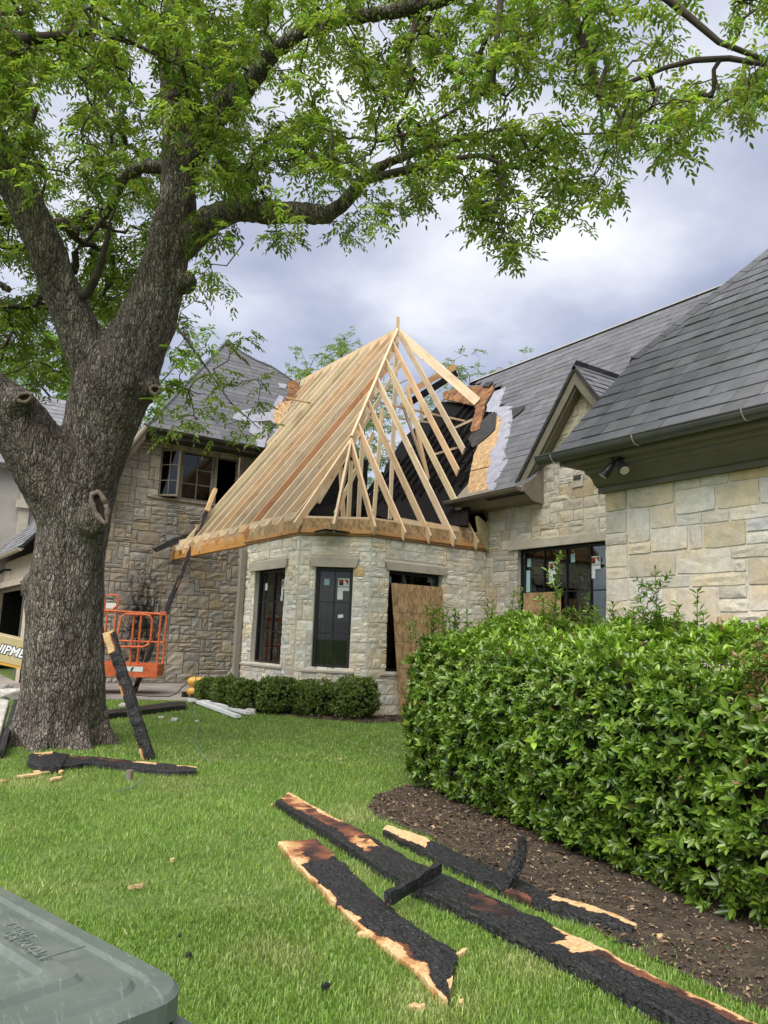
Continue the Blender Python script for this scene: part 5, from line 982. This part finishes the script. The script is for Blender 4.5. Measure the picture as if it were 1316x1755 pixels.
for n_, r0, r1, sg, hm_, wm_ in ((170000, 1.7, 4.6, 2, 1., 1.), (190000, 4.4, 9.2, 1, 1.05, 1.7), (190000, 9, 19, 1, 1.0, 3.2)):
    V, Fs, C = blades(n_, r0, r1, sg, hm_, wm_); o = kind(mesh_np('grass', V, Fs, 'grass', col=C), 'stuff'); tag(o, {1.: 'long-bladed green grass in the foreground', 1.7: 'mown green grass in the middle of the lawn', 3.2: 'mown green grass near the house and driveway'}[wm_], 'grass')
# dry leaves and bark bits on the bed under the hedge
P = NR.uniform((3., .4), (7.2, 7.), (38000, 2)); P = P[inpoly(P, bed_hedge_r)]; P = P[P[:, 0] < 5.6]; n = len(P); B = np.c_[P, G(P[:, 0], P[:, 1])+.018+NR.uniform(0, .012, n)]
D = np.c_[NR.normal(size=(n, 2)), NR.normal(size=n)*.25]; Nn = np.c_[NR.normal(size=(n, 2))*.35, np.ones(n)]; big = NR.random(n) < .3; L = np.where(big, .036, .018)*NR.uniform(.6, 1.3, n)
V = leaf_arr(B, D, Nn, L, L*np.where(big, .42, .3), .5); pal = np.array([(.20, .13, .078), (.12, .08, .05), (.30, .22, .145), (.07, .048, .035), (.045, .034, .026)])[NR.integers(0, 5, n)]*np.exp(NR.normal(size=(n, 1))*.25)
tag(kind(mesh_np('leaf_litter', V, leaf_faces(n), 'litter', col=np.repeat(pal, 6, 0)), 'stuff'), 'brown dry leaves and bark chips scattered under the hedge', 'leaf litter')
P = NR.uniform((5.3, 9.4), (10.7, 15.3), (9000, 2)); P = P[inpoly(P, bed_bay_r)]; n = len(P); B = np.c_[P, G(P[:, 0], P[:, 1])+.02]; D = np.c_[NR.normal(size=(n, 2)), NR.normal(size=n)*.3]; Nn = np.c_[NR.normal(size=(n, 2))*.4, np.ones(n)]; L = .06*NR.uniform(.5, 1.4, n)
pal = np.array([(.10, .07, .045), (.06, .04, .03), (.16, .12, .08)])[NR.integers(0, 3, n)]
tag(kind(mesh_np('leaf_litter', leaf_arr(B, D, Nn, L, L*.25, .4), leaf_faces(n), 'litter', col=np.repeat(pal, 6, 0)), 'stuff'), 'dark bark bits on the bed below the bay window', 'leaf litter')

# ================================================================== DEBRIS AND EQUIPMENT
def resample(P, n):
    P = np.asarray(P, float); s = np.r_[0, np.cumsum(np.linalg.norm(np.diff(P, axis=0), axis=1))]; t_ = np.linspace(0, s[-1], n); return np.stack([np.interp(t_, s, P[:, k]) for k in range(P.shape[1])], 1)
def char_board(name, label, le, re, th, burn, lift=.0, n=200, m=25, amp=.009, parent=None, group=None):
    """a charred board lying on the ground: left and right edges as seen, real thickness, pitted top"""
    A = np.array([gp(*q, dz=th+lift) for q in resample(le, n)]); B = np.array([gp(*q, dz=th+lift) for q in resample(re, n)]); V = []; bu = []; F = []
    for i in range(n):
        for j in range(m):
            g = j/(m-1); p = A[i]*(1-g)+B[i]*g; e_ = (j in (0, m-1)) or (i in (0, n-1))
            q = p*8; p = p+(np.array([mnoise.noise(q), mnoise.noise(q+5), 0])*(1.6 if e_ else .6)+np.array([mnoise.noise(q*4), mnoise.noise(q*4+5), 0])*(.9 if e_ else .2))*amp; p[2] += (.010*mnoise.noise(p*7)+.004*mnoise.noise(p*24)+.002*mnoise.noise(p*60))-(.006 if e_ else 0)
            if burn(i/(n-1), g) > .8: p[2] -= crack(A[0], A[-1], p)
            V.append(p); bu.append(burn(min(1, max(0, i/(n-1)+.022*mnoise.noise(p*6)+.012*mnoise.noise(p*19))), min(1, max(0, g+.16*mnoise.noise(p*5+2)+.10*mnoise.noise(p*15+2))))+.25*mnoise.noise(p*9+3))
    for i in range(n-1):
        for j in range(m-1): a = i*m+j; F.append((a, a+1, a+m+1, a+m))
    ring = [j for j in range(m)]+[i*m+m-1 for i in range(1, n)]+[(n-1)*m+j for j in range(m-2, -1, -1)]+[i*m for i in range(n-2, 0, -1)]; b0 = len(V)
    for k in ring: p = V[k].copy(); p[2] = float(G(p[0], p[1]))+lift-.01; V.append(p); bu.append(min(1., bu[k]+.25))
    for k in range(len(ring)): F.append((ring[k], ring[(k+1) % len(ring)], b0+(k+1) % len(ring), b0+k))
    o = mesh_np(name, np.array(V), [np.array(F)], 'char', parent, col=np.array(bu), attr='burn'); return tag(o, label, 'board', group) if parent is None else o
def crack(a, b_, p):
    """blocky shrinkage cracks of charcoal: across the grain, and fewer along it"""
    X = unit(b_-a); s_ = (p-a)@X; t_ = (p-a)@np.array([-X[1], X[0], 0]); s_ += .018*mnoise.noise(p*11); t_ += .012*mnoise.noise(p*9+7)
    j = math.floor(t_/.06); u_ = abs((s_/.042+.5*(j % 2)+.37*j) % 1-.5)*2; w_ = abs((t_/.06) % 1-.5)*2; k = max(0., .45+1.1*mnoise.noise(p*2.6+3))
    return k*(.007*max(0, (u_-.75)/.25)+.006*max(0, (w_-.86)/.14))
def char_stick(name, label, p0, p1, w, h, burn, n=30, up=(0, 0, 1), amp=.012, parent=None, cat='board', bend=(0, 0, 0)):
    p0, p1 = np.asarray(p0, float), np.asarray(p1, float); X = unit(p1-p0); Z = np.asarray(up, float); Z = unit(Z-X*(Z@X)); Y = np.cross(Z, X); pr = [(-1, -1), (0, -1.04), (1, -1), (1.04, 0), (1, 1), (0, 1.04), (-1, 1), (-1.04, 0)]; V = []; bu = []; F = []
    for i in range(n):
        f = i/(n-1); c = p0+(p1-p0)*f+np.asarray(bend)*sin(pi*f)
        for k, (a, b_) in enumerate(pr):
            p = c+Y*a*w/2+Z*b_*h/2; p = p+np.array([mnoise.noise(p*11), mnoise.noise(p*11+4), mnoise.noise(p*11+8)])*amp; V.append(p); bu.append(burn(f, k)+.22*mnoise.noise(p*8))
    for i in range(n-1):
        for k in range(8): F.append((i*8+k, i*8+(k+1) % 8, (i+1)*8+(k+1) % 8, (i+1)*8+k))
    me = bpy.data.meshes.new(name); me.from_pydata([tuple(q) for q in V], [], F+[tuple(range(8))[::-1], tuple(range((n-1)*8, n*8))]); me.update(); a = me.attributes.new('burn', 'FLOAT', 'POINT'); a.data.foreach_set('value', np.array(bu, np.float32))
    o = put(bpy.data.objects.new(name, me), parent, 'char'); return tag(o, label, cat) if label else o
def bA(f, g):
    b = 1.
    if f < .06: b = .1+.5*g
    elif f < .13: b = .15 if g < .35-.6*(f-.06) else .5
    if g < .06: b = min(b, .12 if f > .12 else .05)
    if .55 < f < .86 and g < .12+.22*sin((f-.55)/.31*pi): b = min(b, .12 if g < .05+.17*sin((f-.55)/.31*pi) else .5)
    if f > .95 and g > .55: b = .05
    return b
char_board('charred_board', 'wide cracked charred board with pale splintered edge lying in front on the grass', [(476, 1442), (500, 1470), (560, 1530), (600, 1572), (660, 1622), (720, 1664), (752, 1702), (768, 1716)], [(542, 1437), (580, 1470), (620, 1508), (655, 1540), (700, 1576), (745, 1603), (781, 1626), (776, 1690)], .045, bA)
def bB(f, g):
    b = 1.
    if f < .05: b = .35 if g > .3 else .8
    elif f < .16: b = .5 if g > .35 else .95
    if g > .88 and (f < .14 or f > .55): b = .12 if f > .55 or f < .1 else .5
    if .585 < f < .64 and g > .35: b = .02
    if .64 < f < .93 and g > .66: b = min(b, .52)
    if .38 < f < .47 and .3 < g < .85: b = .6
    if .16 < f < .2 and .3 < g < .7: b = .25
    return b
char_board('charred_beam', 'longest charred beam running along the edge of the mulch bed to the corner', [(472, 1372), (560, 1426), (640, 1478), (700, 1514), (800, 1562), (900, 1612), (1000, 1662), (1150, 1738), (1260, 1795)], [(495, 1357), (580, 1404), (625, 1425), (700, 1470), (770, 1500), (850, 1540), (930, 1574), (1000, 1608), (1100, 1660), (1250, 1730), (1345, 1782)], .065, bB, n=340, m=21)
def bC(f, g):
    b = 1.
    if f < .16: b = .05 if g > .25 else .8
    if f > .66 and g > .6: b = .1
    if .50 < f < .6 and g < .25: b = .45
    return b
char_board('charred_board', 'narrow charred board nearest the hedge, its far end bare pale wood', [(655, 1424), (700, 1446), (780, 1484), (870, 1526), (950, 1556), (1020, 1577), (1086, 1590)], [(662, 1414), (720, 1430), (790, 1463), (880, 1500), (950, 1533), (1020, 1553), (1094, 1582)], .05, bC, n=200, m=17)
a, b_ = gp(752, 1487, dz=.13), gp(664, 1541, dz=.10)
char_stick('charred_stub', 'short cracked charred stub lying between the two large boards', a, b_, .035, .065, lambda f, k: 1. if k != 1 else .35, 40)
a, b_ = gp(872, 1528, dz=.03), gp(872, 1528)+np.array([.10, -.02, .30])
char_stick('charred_stub', 'knobbly charred stub sticking up beside the hedge', a, b_, .05, .05, lambda f, k: 1., 16, up=(1, 0, 0), amp=.03)
# leaning on the trunk
a = gp(256, 1302); b_ = at(186, 1082, 9.02)
def bL(f, k):
    b = 1. if k in (6, 7, 0, 5) else .62
    if f < .10 and k in (2, 3, 4): b = .05
    if f > .84 and k in (3, 4, 5): b = .1
    if .50 < f < .58 and k in (3, 4): b = .1
    if f > .985: b = .0
    return b
char_stick('charred_post', 'burnt post leaning against the pecan trunk', a, b_, .125, .08, bL, 90, up=(-.5, -.8, 0), cat='post')
# leaning on the left wing wall
a = gp(229, 1186); b_ = EYE+(hitp(369, 838, (-1.33, 0, 1), 3.55-1.33*6.5)-EYE)*.93
char_stick('charred_pole', 'long partly burnt pole leaning on the wall below the open window', a, b_, .10, .085, lambda f, k: (-.3 if f > .88 else (1. if (f*7+.3*k) % 1.7 < 1.4 else .22)), 60, up=(0, -1, 0), cat='pole')
# L-shaped wreck at the foot of the tree
char_board('charred_board', 'blackened board end lying at the foot of the pecan trunk', [(46, 1303), (70, 1314), (105, 1312)], [(52, 1290), (90, 1287), (118, 1291)], .08, lambda f, g: .2 if (g > .85 and .1 < f < .6) else 1., n=20)
char_board('charred_beam', 'thin charred beam lying along the grass right of the pecan trunk', [(100, 1312), (160, 1306), (230, 1314), (290, 1322), (335, 1320)], [(104, 1293), (160, 1296), (230, 1303), (290, 1309), (338, 1314)], .06, lambda f, g: .12 if (g > .7 and .55 < f < .72) or (g > .7 and f > .85) else (.6 if f < .5 and g > .5 else 1.), n=44)
char_board('charred_beam', 'black charred beam on the grass edge before the driveway', [(180, 1224), (250, 1216), (300, 1210), (318, 1209)], [(180, 1217), (250, 1208), (300, 1202), (318, 1202)], .09, lambda f, g: 1., n=30)
# pale slab with a burnt edge left of the trunk
q = [gp(-70, 1310), gp(-8, 1300), gp(10, 1250)+np.array([0, 0, .10]), gp(-60, 1246)+np.array([0, 0, .14])]
s_ = thing('broken_slab', 'pale broken slab with a burnt edge left of the pecan trunk', 'slab', q[0])
MB().prism([q[0]+(0, 0, .16), q[1]+(0, 0, .12), q[2]+(0, 0, .30), q[3]+(0, 0, .30)], (.02, .03, -.10)).build('slab', 'chalk', s_, bev=.02)
char_stick('burnt_edge', None, q[1]+(.04, -.04, .02), q[2]+(.10, .02, .22), .06, .16, lambda f, k: 1., 18, parent=s_)
# limestone rubble
def rock(name, label, c, r, seed, sq=(1, 1, .7), mat='chalk', cat='stone', parent=None):
    bm = bmesh.new(); bmesh.ops.create_icosphere(bm, subdivisions=3, radius=1)
    for v in bm.verts:
        k = 1+.35*mnoise.noise(v.co*1.3+Vector((seed*5, 0, 0)))+.15*mnoise.noise(v.co*3.2+Vector((seed, 3, 0))); v.co *= k; v.co = Vector([max(-.8, min(.8, q)) for q in v.co])
    me = bpy.data.meshes.new(name); bm.to_mesh(me); bm.free(); o = put(bpy.data.objects.new(name, me), parent, mat, Matrix.Translation(Vector([float(q) for q in c])) @ Matrix.Rotation(seed*1.3, 4, 'Z') @ Matrix.Diagonal((r*sq[0], r*sq[1], r*sq[2], 1)))
    return tag(o, label, cat) if parent is None else o
for i, (x, y, r, lb) in enumerate(((428, 1224, .13, 'white limestone chunk at the end of the white boards'), (332, 1197-2, .0, ''), (372, 1200, .14, 'brownish limestone chunk behind the white boards'), (213, 1212, .10, 'white limestone chunk between the trunk and the leaning burnt post'),
        (22, 1198, .26, 'large white limestone block beside the trunk, at the left edge'), (8, 1184, .2, 'smaller white limestone block behind the large one'), (276, 1231, .05, 'small flat white chip on the lawn'), (299, 1236, .07, 'small white stone on the lawn before the driveway'), (338, 1237, .035, 'tiny white stone on the lawn left of the shrubs'))):
    if r: g = gp(x, y); rock('limestone_chunk', lb, g+(0, 0, r*.25), r, i+1, sq=(1.2, .9, .6))
# white boards
for x0, y0, x1, y1, w_, lb in ((340, 1203, 408, 1228, .10, 'nearest white painted board of the pile by the shrubs'), (348, 1201, 425, 1222, .10, 'middle white painted board of the pile by the shrubs'), (322, 1200, 372, 1201, .12, 'grey-white board lying crosswise behind the pile by the shrubs')):
    a, b_ = gp(x0, y0, dz=.05), gp(x1, y1, dz=.05); tag(beam('white_board', a, b_, w_, .05, 'white'), lb, 'board', 'white boards by the shrubs')
tag(beam('white_pipe', gp(396, 1170)+np.array([0.2, 1.0, 0]), hit(404, 1142, 1, 15.3), .05, .03, 'white'), 'short white trim piece leaning by the downspout', 'board')
# plywood sheet leaning on the bay
a0, b0_ = np.array([8.53, 11.86, .10]), np.array([8.27, 11.93, 2.58]); dd = np.array([1.22, 0, .0]); up_ = unit(b0_-a0)
sheet_ = MB().prism([a0, a0+(1.2, -.02, 0), b0_+(1.22, 0, 0), b0_], (0, -.014, .0)).build('plywood_sheet', 'osb'); tag(sheet_, 'large sheet of OSB leaning against the right-hand bay window', 'plywood sheet')
for f in (.18, .36, .56, .78):
    p = a0+(b0_-a0)*f; MB().prism([p+(0, -.0145, 0), p+(1.2, -.0145, 0), p+(1.2, -.0145, .007), p+(0, -.0145, .007)], (0, -.0015, 0)).build('printed_line', 'osb_burnt', sheet_)
tag(MB().tube([gp(668, 1220)+np.array([0, 0, 0]), gp(668, 1220)+np.array([.02, .02, .36])], .012, 6).build('metal_stake', 'gutter'), 'thin dark metal stake in the bed beside the plywood sheet', 'stake')
# air compressor
g0 = gp(332, 1196); ac = thing('air_compressor', 'yellow twin-tank air compressor on the paving beside the shrubs', 'air compressor', g0); dx = np.array([cos(HEAD), -sin(HEAD), 0.]); fz = np.array([sin(HEAD), cos(HEAD), 0.])
for z in (.13, .335):
    c = g0+np.array([0, 0, z]); pts = [c+dx*q for q in (-.16, -.14, -.08, 0, .2, .34, .40, .42)]; MB().tube(pts, [.02, .07, .098, .104, .104, .098, .07, .02], 16).build('tank', 'yellow', ac, smooth=True)
    MB().tube([c+dx*.02, c+dx*.035], .106, 16).build('band', 'rubber', ac)
for s_ in (-.02, .25): MB().tube([g0+dx*s_-fz*.12+(0, 0, .04), g0+dx*s_-fz*.08+(0, 0, .04)], .04, 12).build('foot', 'rubber', ac)
MB().box((g0+dx*(-.19)+(0, 0, .0)-np.array([.06, .06, 0])), (g0+dx*(-.19)+np.array([.06, .06, .12]))).build('motor', 'rubber', ac, bev=.01)
MB().tube([g0+dx*.1+(0, 0, .43), g0+dx*.12+(0, 0, .50)], .03, 8).build('valve', 'steel', ac); text_mesh('lettering', 'HP', .09, 'print_black', ac, frame(g0+dx*.12+(0, 0, .345)-fz*.105, dx, (0, 0, 1), -fz), .002, .2)
MB().box(*(lambda c: (c-np.array([.09, .03, .03]), c+np.array([.09, .03, .03])))(g0+dx*.14+(0, 0, .14)-fz*.085)).build('label_plate', 'sticker', ac)
pts = [g0+dx*q[0]+(0, 0, q[1])-fz*q[2] for q in ((-.14, .3, .05), (-.24, .22, .1), (-.32, .1, .15), (-.45, .03, .2), (-.9, .02, .25), (-1.3, .02, .1))]; tag(MB().tube(pts, .012, 6).build('air_hose', 'rubber'), 'black air hose running from the yellow compressor over the paving', 'hose')
# boom lift
bl = thing('boom_lift', 'orange boom lift basket with a tan arm behind the pecan trunk', 'boom lift', gp(225, 1185)); D0 = 16.4
bx = unit(dx*.97+fz*.12); bz = unit(fz*.97-dx*.12); c0 = at(270, 1152, D0); c0 = c0-bx*1.75; zb = c0[2]
def B3(a, z, b_=0): return c0+bx*a+bz*b_+np.array([0, 0, z])
def bbox(mb, a0, a1, z0, z1, b0_, b1_): return mb.hexa([B3(a0, z0, b0_), B3(a1, z0, b0_), B3(a1, z0, b1_), B3(a0, z0, b1_), B3(a0, z1, b0_), B3(a1, z1, b0_), B3(a1, z1, b1_), B3(a0, z1, b1_)])
bbox(MB(), 0, 1.75, -.10, -.04, 0, .85).build('floor', 'orange', bl, bev=.01)
mb = MB(); bbox(mb, 0, 1.75, -.12, .16, -.01, .015); bbox(mb, 0, 1.75, -.04, .16, .84, .865); bbox(mb, -.01, .015, -.04, .16, .015, .84); bbox(mb, 1.735, 1.76, -.04, .16, .015, .84); mb.build('kick_plate', 'orange', bl, bev=.005)
for a, b_ in ((.03, .0), (.60, 0), (1.16, 0), (1.72, 0), (.03, .84), (.6, .84), (1.16, .84), (1.72, .84)): MB().tube([B3(a, .1, b_), B3(a, 1.26, b_)], .024, 8).build('rail_post', 'orange', bl)
for z in (.62, 1.26): MB().tube([B3(.03, z, .84), B3(1.72, z, .84), B3(1.72, z, 0), B3(1.82, z, 0)], .022, 8).build('rail', 'orange', bl); MB().tube([B3(.03, z, .84), B3(.03, z, 0), B3(.62, z, 0)], .022, 8).build('rail', 'orange', bl)
MB().tube([B3(.62, 1.26, 0), B3(1.82, 1.22, 0)], .022, 8).build('rail', 'orange', bl)
gt = [(.86, .50), (1.42, .52), (1.52, .58), (1.56, .70), (1.56, 1.08), (1.50, 1.18), (1.42, 1.2), (1.0, 1.2), (.92, 1.14), (.86, .75), (.86, .50)]
MB().tube([B3(a, z, -.06) for a, z in gt], .026, 8).build('gate', 'orange', bl)
MB().tube([B3(a, z, .1) for a, z in ((.50, 1.26), (.50, 1.6), (.72, 1.6), (.80, 1.5), (.78, 1.38), (.66, 1.28))], .024, 8).build('console_guard', 'orange', bl); bbox(MB(), .52, .74, 1.3, 1.42, .1, .3).build('console', 'sticker', bl, bev=.01)
bbox(MB(), .98, 1.44, .0, .10, -.018, -.011).build('sticker', 'sticker', bl); mb = MB().prism([B3(1.18, .01, -.02), B3(1.22, .01, -.02), B3(1.26, .09, -.02), B3(1.22, .09, -.02)], -bz*.002); mb.build('print', 'print_black', bl)
bbox(MB(), .46, .56, -.02, .08, -.018, -.011).build('sticker', 'sticker', bl)
DB = 15.6; p0, p1 = at(-260, 1048, DB+.5), at(66, 1122, DB); ax_ = unit(p1-p0); un = unit(np.array([0, 0, 1.])-ax_*ax_[2]); fn = np.cross(un, ax_); fn = fn if fn@FW < 0 else -fn
def arm(mb, s0, s1, h0, h1, f0, f1): P = lambda s, h, f: p0+ax_*s+un*h+fn*f; return mb.hexa([P(s0, h0, f0), P(s1, h0, f0), P(s1, h0, f1), P(s0, h0, f1), P(s0, h1, f0), P(s1, h1, f0), P(s1, h1, f1), P(s0, h1, f1)])
Lb = np.linalg.norm(p1-p0); arm(MB(), -1.0, Lb, -.26, .26, 0, .35).build('boom', 'tan', bl, bev=.015); arm(MB(), Lb, Lb+1.1, -.2, .2, .05, .3).build('boom_extension', 'tan', bl, bev=.01)
arm(MB(), -1.0, Lb+.02, -.30, -.262, -.02, .37).build('boom_flange', 'yellow', bl)
sp = at(29, 1118, DB); st = (sp-p0)@ax_
for m_, e_, off in (('print_black', .016, .352), ('print_white', 0., .356)):
    text_mesh('lettering', 'EQUIPMENT', .245, m_, bl, frame(p0+ax_*st+un*-.01+fn*off, ax_, un, fn), .001, .25, bold=e_+.006)
q0 = p0+ax_*(Lb+1.0); MB().tube([q0, B3(.2, .1, .85)], .09, 8).build('jib', 'tan', bl)
# wire and small scraps on the lawn
def wire(name, label, pts, r, mat): tag(MB().tube(resample([gp(*q, dz=.045) for q in pts], 30), r, 5).build(name, mat), label, 'wire')
wcol = PM('wire_green', [(.3, (.10, .18, .16)), (.7, (.16, .26, .23))], 5, .5); MT['wire'] = wcol
wire('wire', 'thin green wire snaking over the lawn before the shrubs', [(332, 1203), (340, 1240), (333, 1275), (345, 1290), (361, 1308)], .003, 'wire'); wire('wire', 'short green wire on the grass below the charred beam', [(200, 1356), (225, 1350), (244, 1338)], .006, 'wire'); wire('wire', 'short green wire end at the tip of the thin charred beam', [(310, 1319), (336, 1317)], .006, 'wire')
g = gp(221, 1338); tag(MB().tube([g, g+(0, 0, .10)], .035, 10).build('pipe_stub', 'trim_brown'), 'short brown pipe stub standing in the grass before the trunk', 'pipe')
def chip(x, y, lx, w, az, lb, seed, mat='char', b=.05):
    g = gp(x, y, dz=.03); r = random.Random(seed); P = []; n = 9
    for k in range(n):
        a_ = 2*pi*k/n; rr = r.uniform(.65, 1.); u, v = cos(a_)*lx*rr, sin(a_)*w*rr; P.append(g+np.array([u*cos(az)-v*sin(az), u*sin(az)+v*cos(az), r.uniform(0, .012)]))
    me = MB().prism(P, (0, 0, -.018)); o = me.build('wood_chip', mat); a = o.data.attributes.new('burn', 'FLOAT', 'POINT'); a.data.foreach_set('value', np.full(len(o.data.vertices), b, np.float32)); tag(o, lb, 'wood chip')
for i, q in enumerate(((715, 1724, .045, .02, -.6, 'pale wood chip on the grass below the tip of the wide charred board'), (625, 1602, .05, .022, -.9, 'pale wood chip beside the middle of the wide charred board'), (792, 1632, .05, .012, .2, 'splinter at the right corner of the wide charred board'), (484, 1446, .05, .02, .3, 'pale chip at the far end of the wide charred board'), (467, 1378, .03, .015, .4, 'tiny pale chip by the far end of the longest beam'), (235, 1518, .06, .012, .1, 'thin pale splinter on the lawn near the bin'), (50, 1328, .16, .04, .3, 'long pale splinter on the grass before the tree foot'), (70, 1322, .10, .05, -.4, 'broad pale splinter before the tree foot'), (95, 1334, .10, .04, .8, 'pale splinter right of the others before the tree foot'), (4, 1338, .07, .03, .2, 'pale chip on the grass at the left edge'), (104, 1322, .07, .03, 1.2, 'reddish splinter close to the charred board end'), (295, 1473, .022, .012, .2, 'small tan leaf on the lawn right of the pale splinter'), (585, 1300, .04, .02, .5, 'small pale chip on the lawn before the bay'), (1130, 1604, .025, .018, .3, 'small white chip on the mulch under the hedge'), (790, 1718, .02, .01, .6, 'crumb of pale wood right of the lowest chip'))):
    chip(*q[:5], q[5], i+3)
chip(558, 1690, .028, .022, .4, 'small charcoal lump on the grass left of the wide board', 77, b=1.); chip(324, 1636, .022, .018, .4, 'small charcoal lump on the grass beside the bin', 78, b=.9); chip(308, 1602, .014, .010, .9, 'charcoal crumb on the grass above the bin', 79, b=1.)
g = gp(1072, 1618, dz=.02); tag(MB().prism([gp(1047, 1614, dz=.03), gp(1098, 1618, dz=.03), gp(1080, 1604, dz=.06)], (0, 0, -.005)).build('glass_shard', 'glass'), 'triangular glass shard on the mulch beside the longest beam', 'glass shard')

# the wheeled bin in the corner
e1, e2 = unit((.27, -.96, 0)), unit((.96, .27, 0)); LX, LY = .86, .66; cn = np.array([.392, 1.012, 0])+e2*.028+e1*.012; bc = cn-e1*LX/2-e2*LY/2
def rr(ins, z, r=.06, n=7, dx_=0, dy_=0):
    hx, hy = LX/2-ins, LY/2-ins; r = max(.012, r-ins*.5); P = []
    for sx_, sy_, a0 in ((1, 1, 0), (-1, 1, pi/2), (-1, -1, pi), (1, -1, 1.5*pi)):
        for k in range(n): a_ = a0+pi/2*k/(n-1); P.append(bc+e1*(sx_*(hx-r)+r*cos(a_)+dx_)+e2*(sy_*(hy-r)+r*sin(a_)+dy_)+np.array([0, 0, z]))
    return P
def loft(loops, name, mat, parent, cap=True):
    n = len(loops[0]); V = [q for l in loops for q in l]; F = [(i*n+k, i*n+(k+1) % n, (i+1)*n+(k+1) % n, (i+1)*n+k) for i in range(len(loops)-1) for k in range(n)]
    if cap: F += [tuple(range(n))[::-1], tuple(range((len(loops)-1)*n, len(loops)*n))]
    mb = MB().add(V, F); return mb.build(name, mat, parent)
bin_ = thing('wheeled_bin', 'scuffed green wheeled bin with its lid shut, at the bottom left', 'bin', (bc[0], bc[1], 0))
lid = loft([rr(.004, 1.018), rr(0, 1.022), rr(0, 1.048), rr(.006, 1.054), rr(.030, 1.056), rr(.036, 1.051), rr(.046, 1.051), rr(.052, 1.057), rr(.100, 1.060), rr(.106, 1.068), rr(.135, 1.071), rr(.141, 1.063), rr(.185, 1.064), rr(.192, 1.072), rr(.235, 1.074)], 'lid', 'bin', bin_)
loft([rr(.12, .02), rr(.115, .06), rr(.03, .86), rr(.0, .93), rr(-.022, .945), rr(-.030, .955), rr(-.030, .985), rr(-.024, .992), rr(-.010, .992), rr(-.008, 1.004), rr(.004, 1.006), rr(.006, 1.0)], 'body', 'bin', bin_)
MT['bin_scuff'] = PM('bin_scuffed_lettering', [(.35, (.10, .128, .108)), (.7, (.19, .22, .20))], 60, .5)
for tx, q in (('STREET', (36, 1592)), ('TOWARD', (43, 1612))):
    c = hit(*q, 2, 1.076); text_mesh('lettering', tx, .024, 'bin_scuff', lid, frame((c[0], c[1], 1.0735), -e1, -e2, (0, 0, 1)), .0006)
c = hit(105, 1628, 2, 1.076); MB().tube([np.array([c[0], c[1], 1.0725])-e2*.03, np.array([c[0], c[1], 1.0725])+e2*.035], .0014, 5).build('arrow_mark', 'bin_scuff', lid)
for s_ in (-1, 1): c = bc-e1*(LX/2-.12)+e2*s_*(LY/2-.06); MB().tube([c+(0, 0, .11)-e2*s_*.03, c+(0, 0, .11)+e2*s_*.03], .11, 16).build('wheel', 'rubber', bin_)
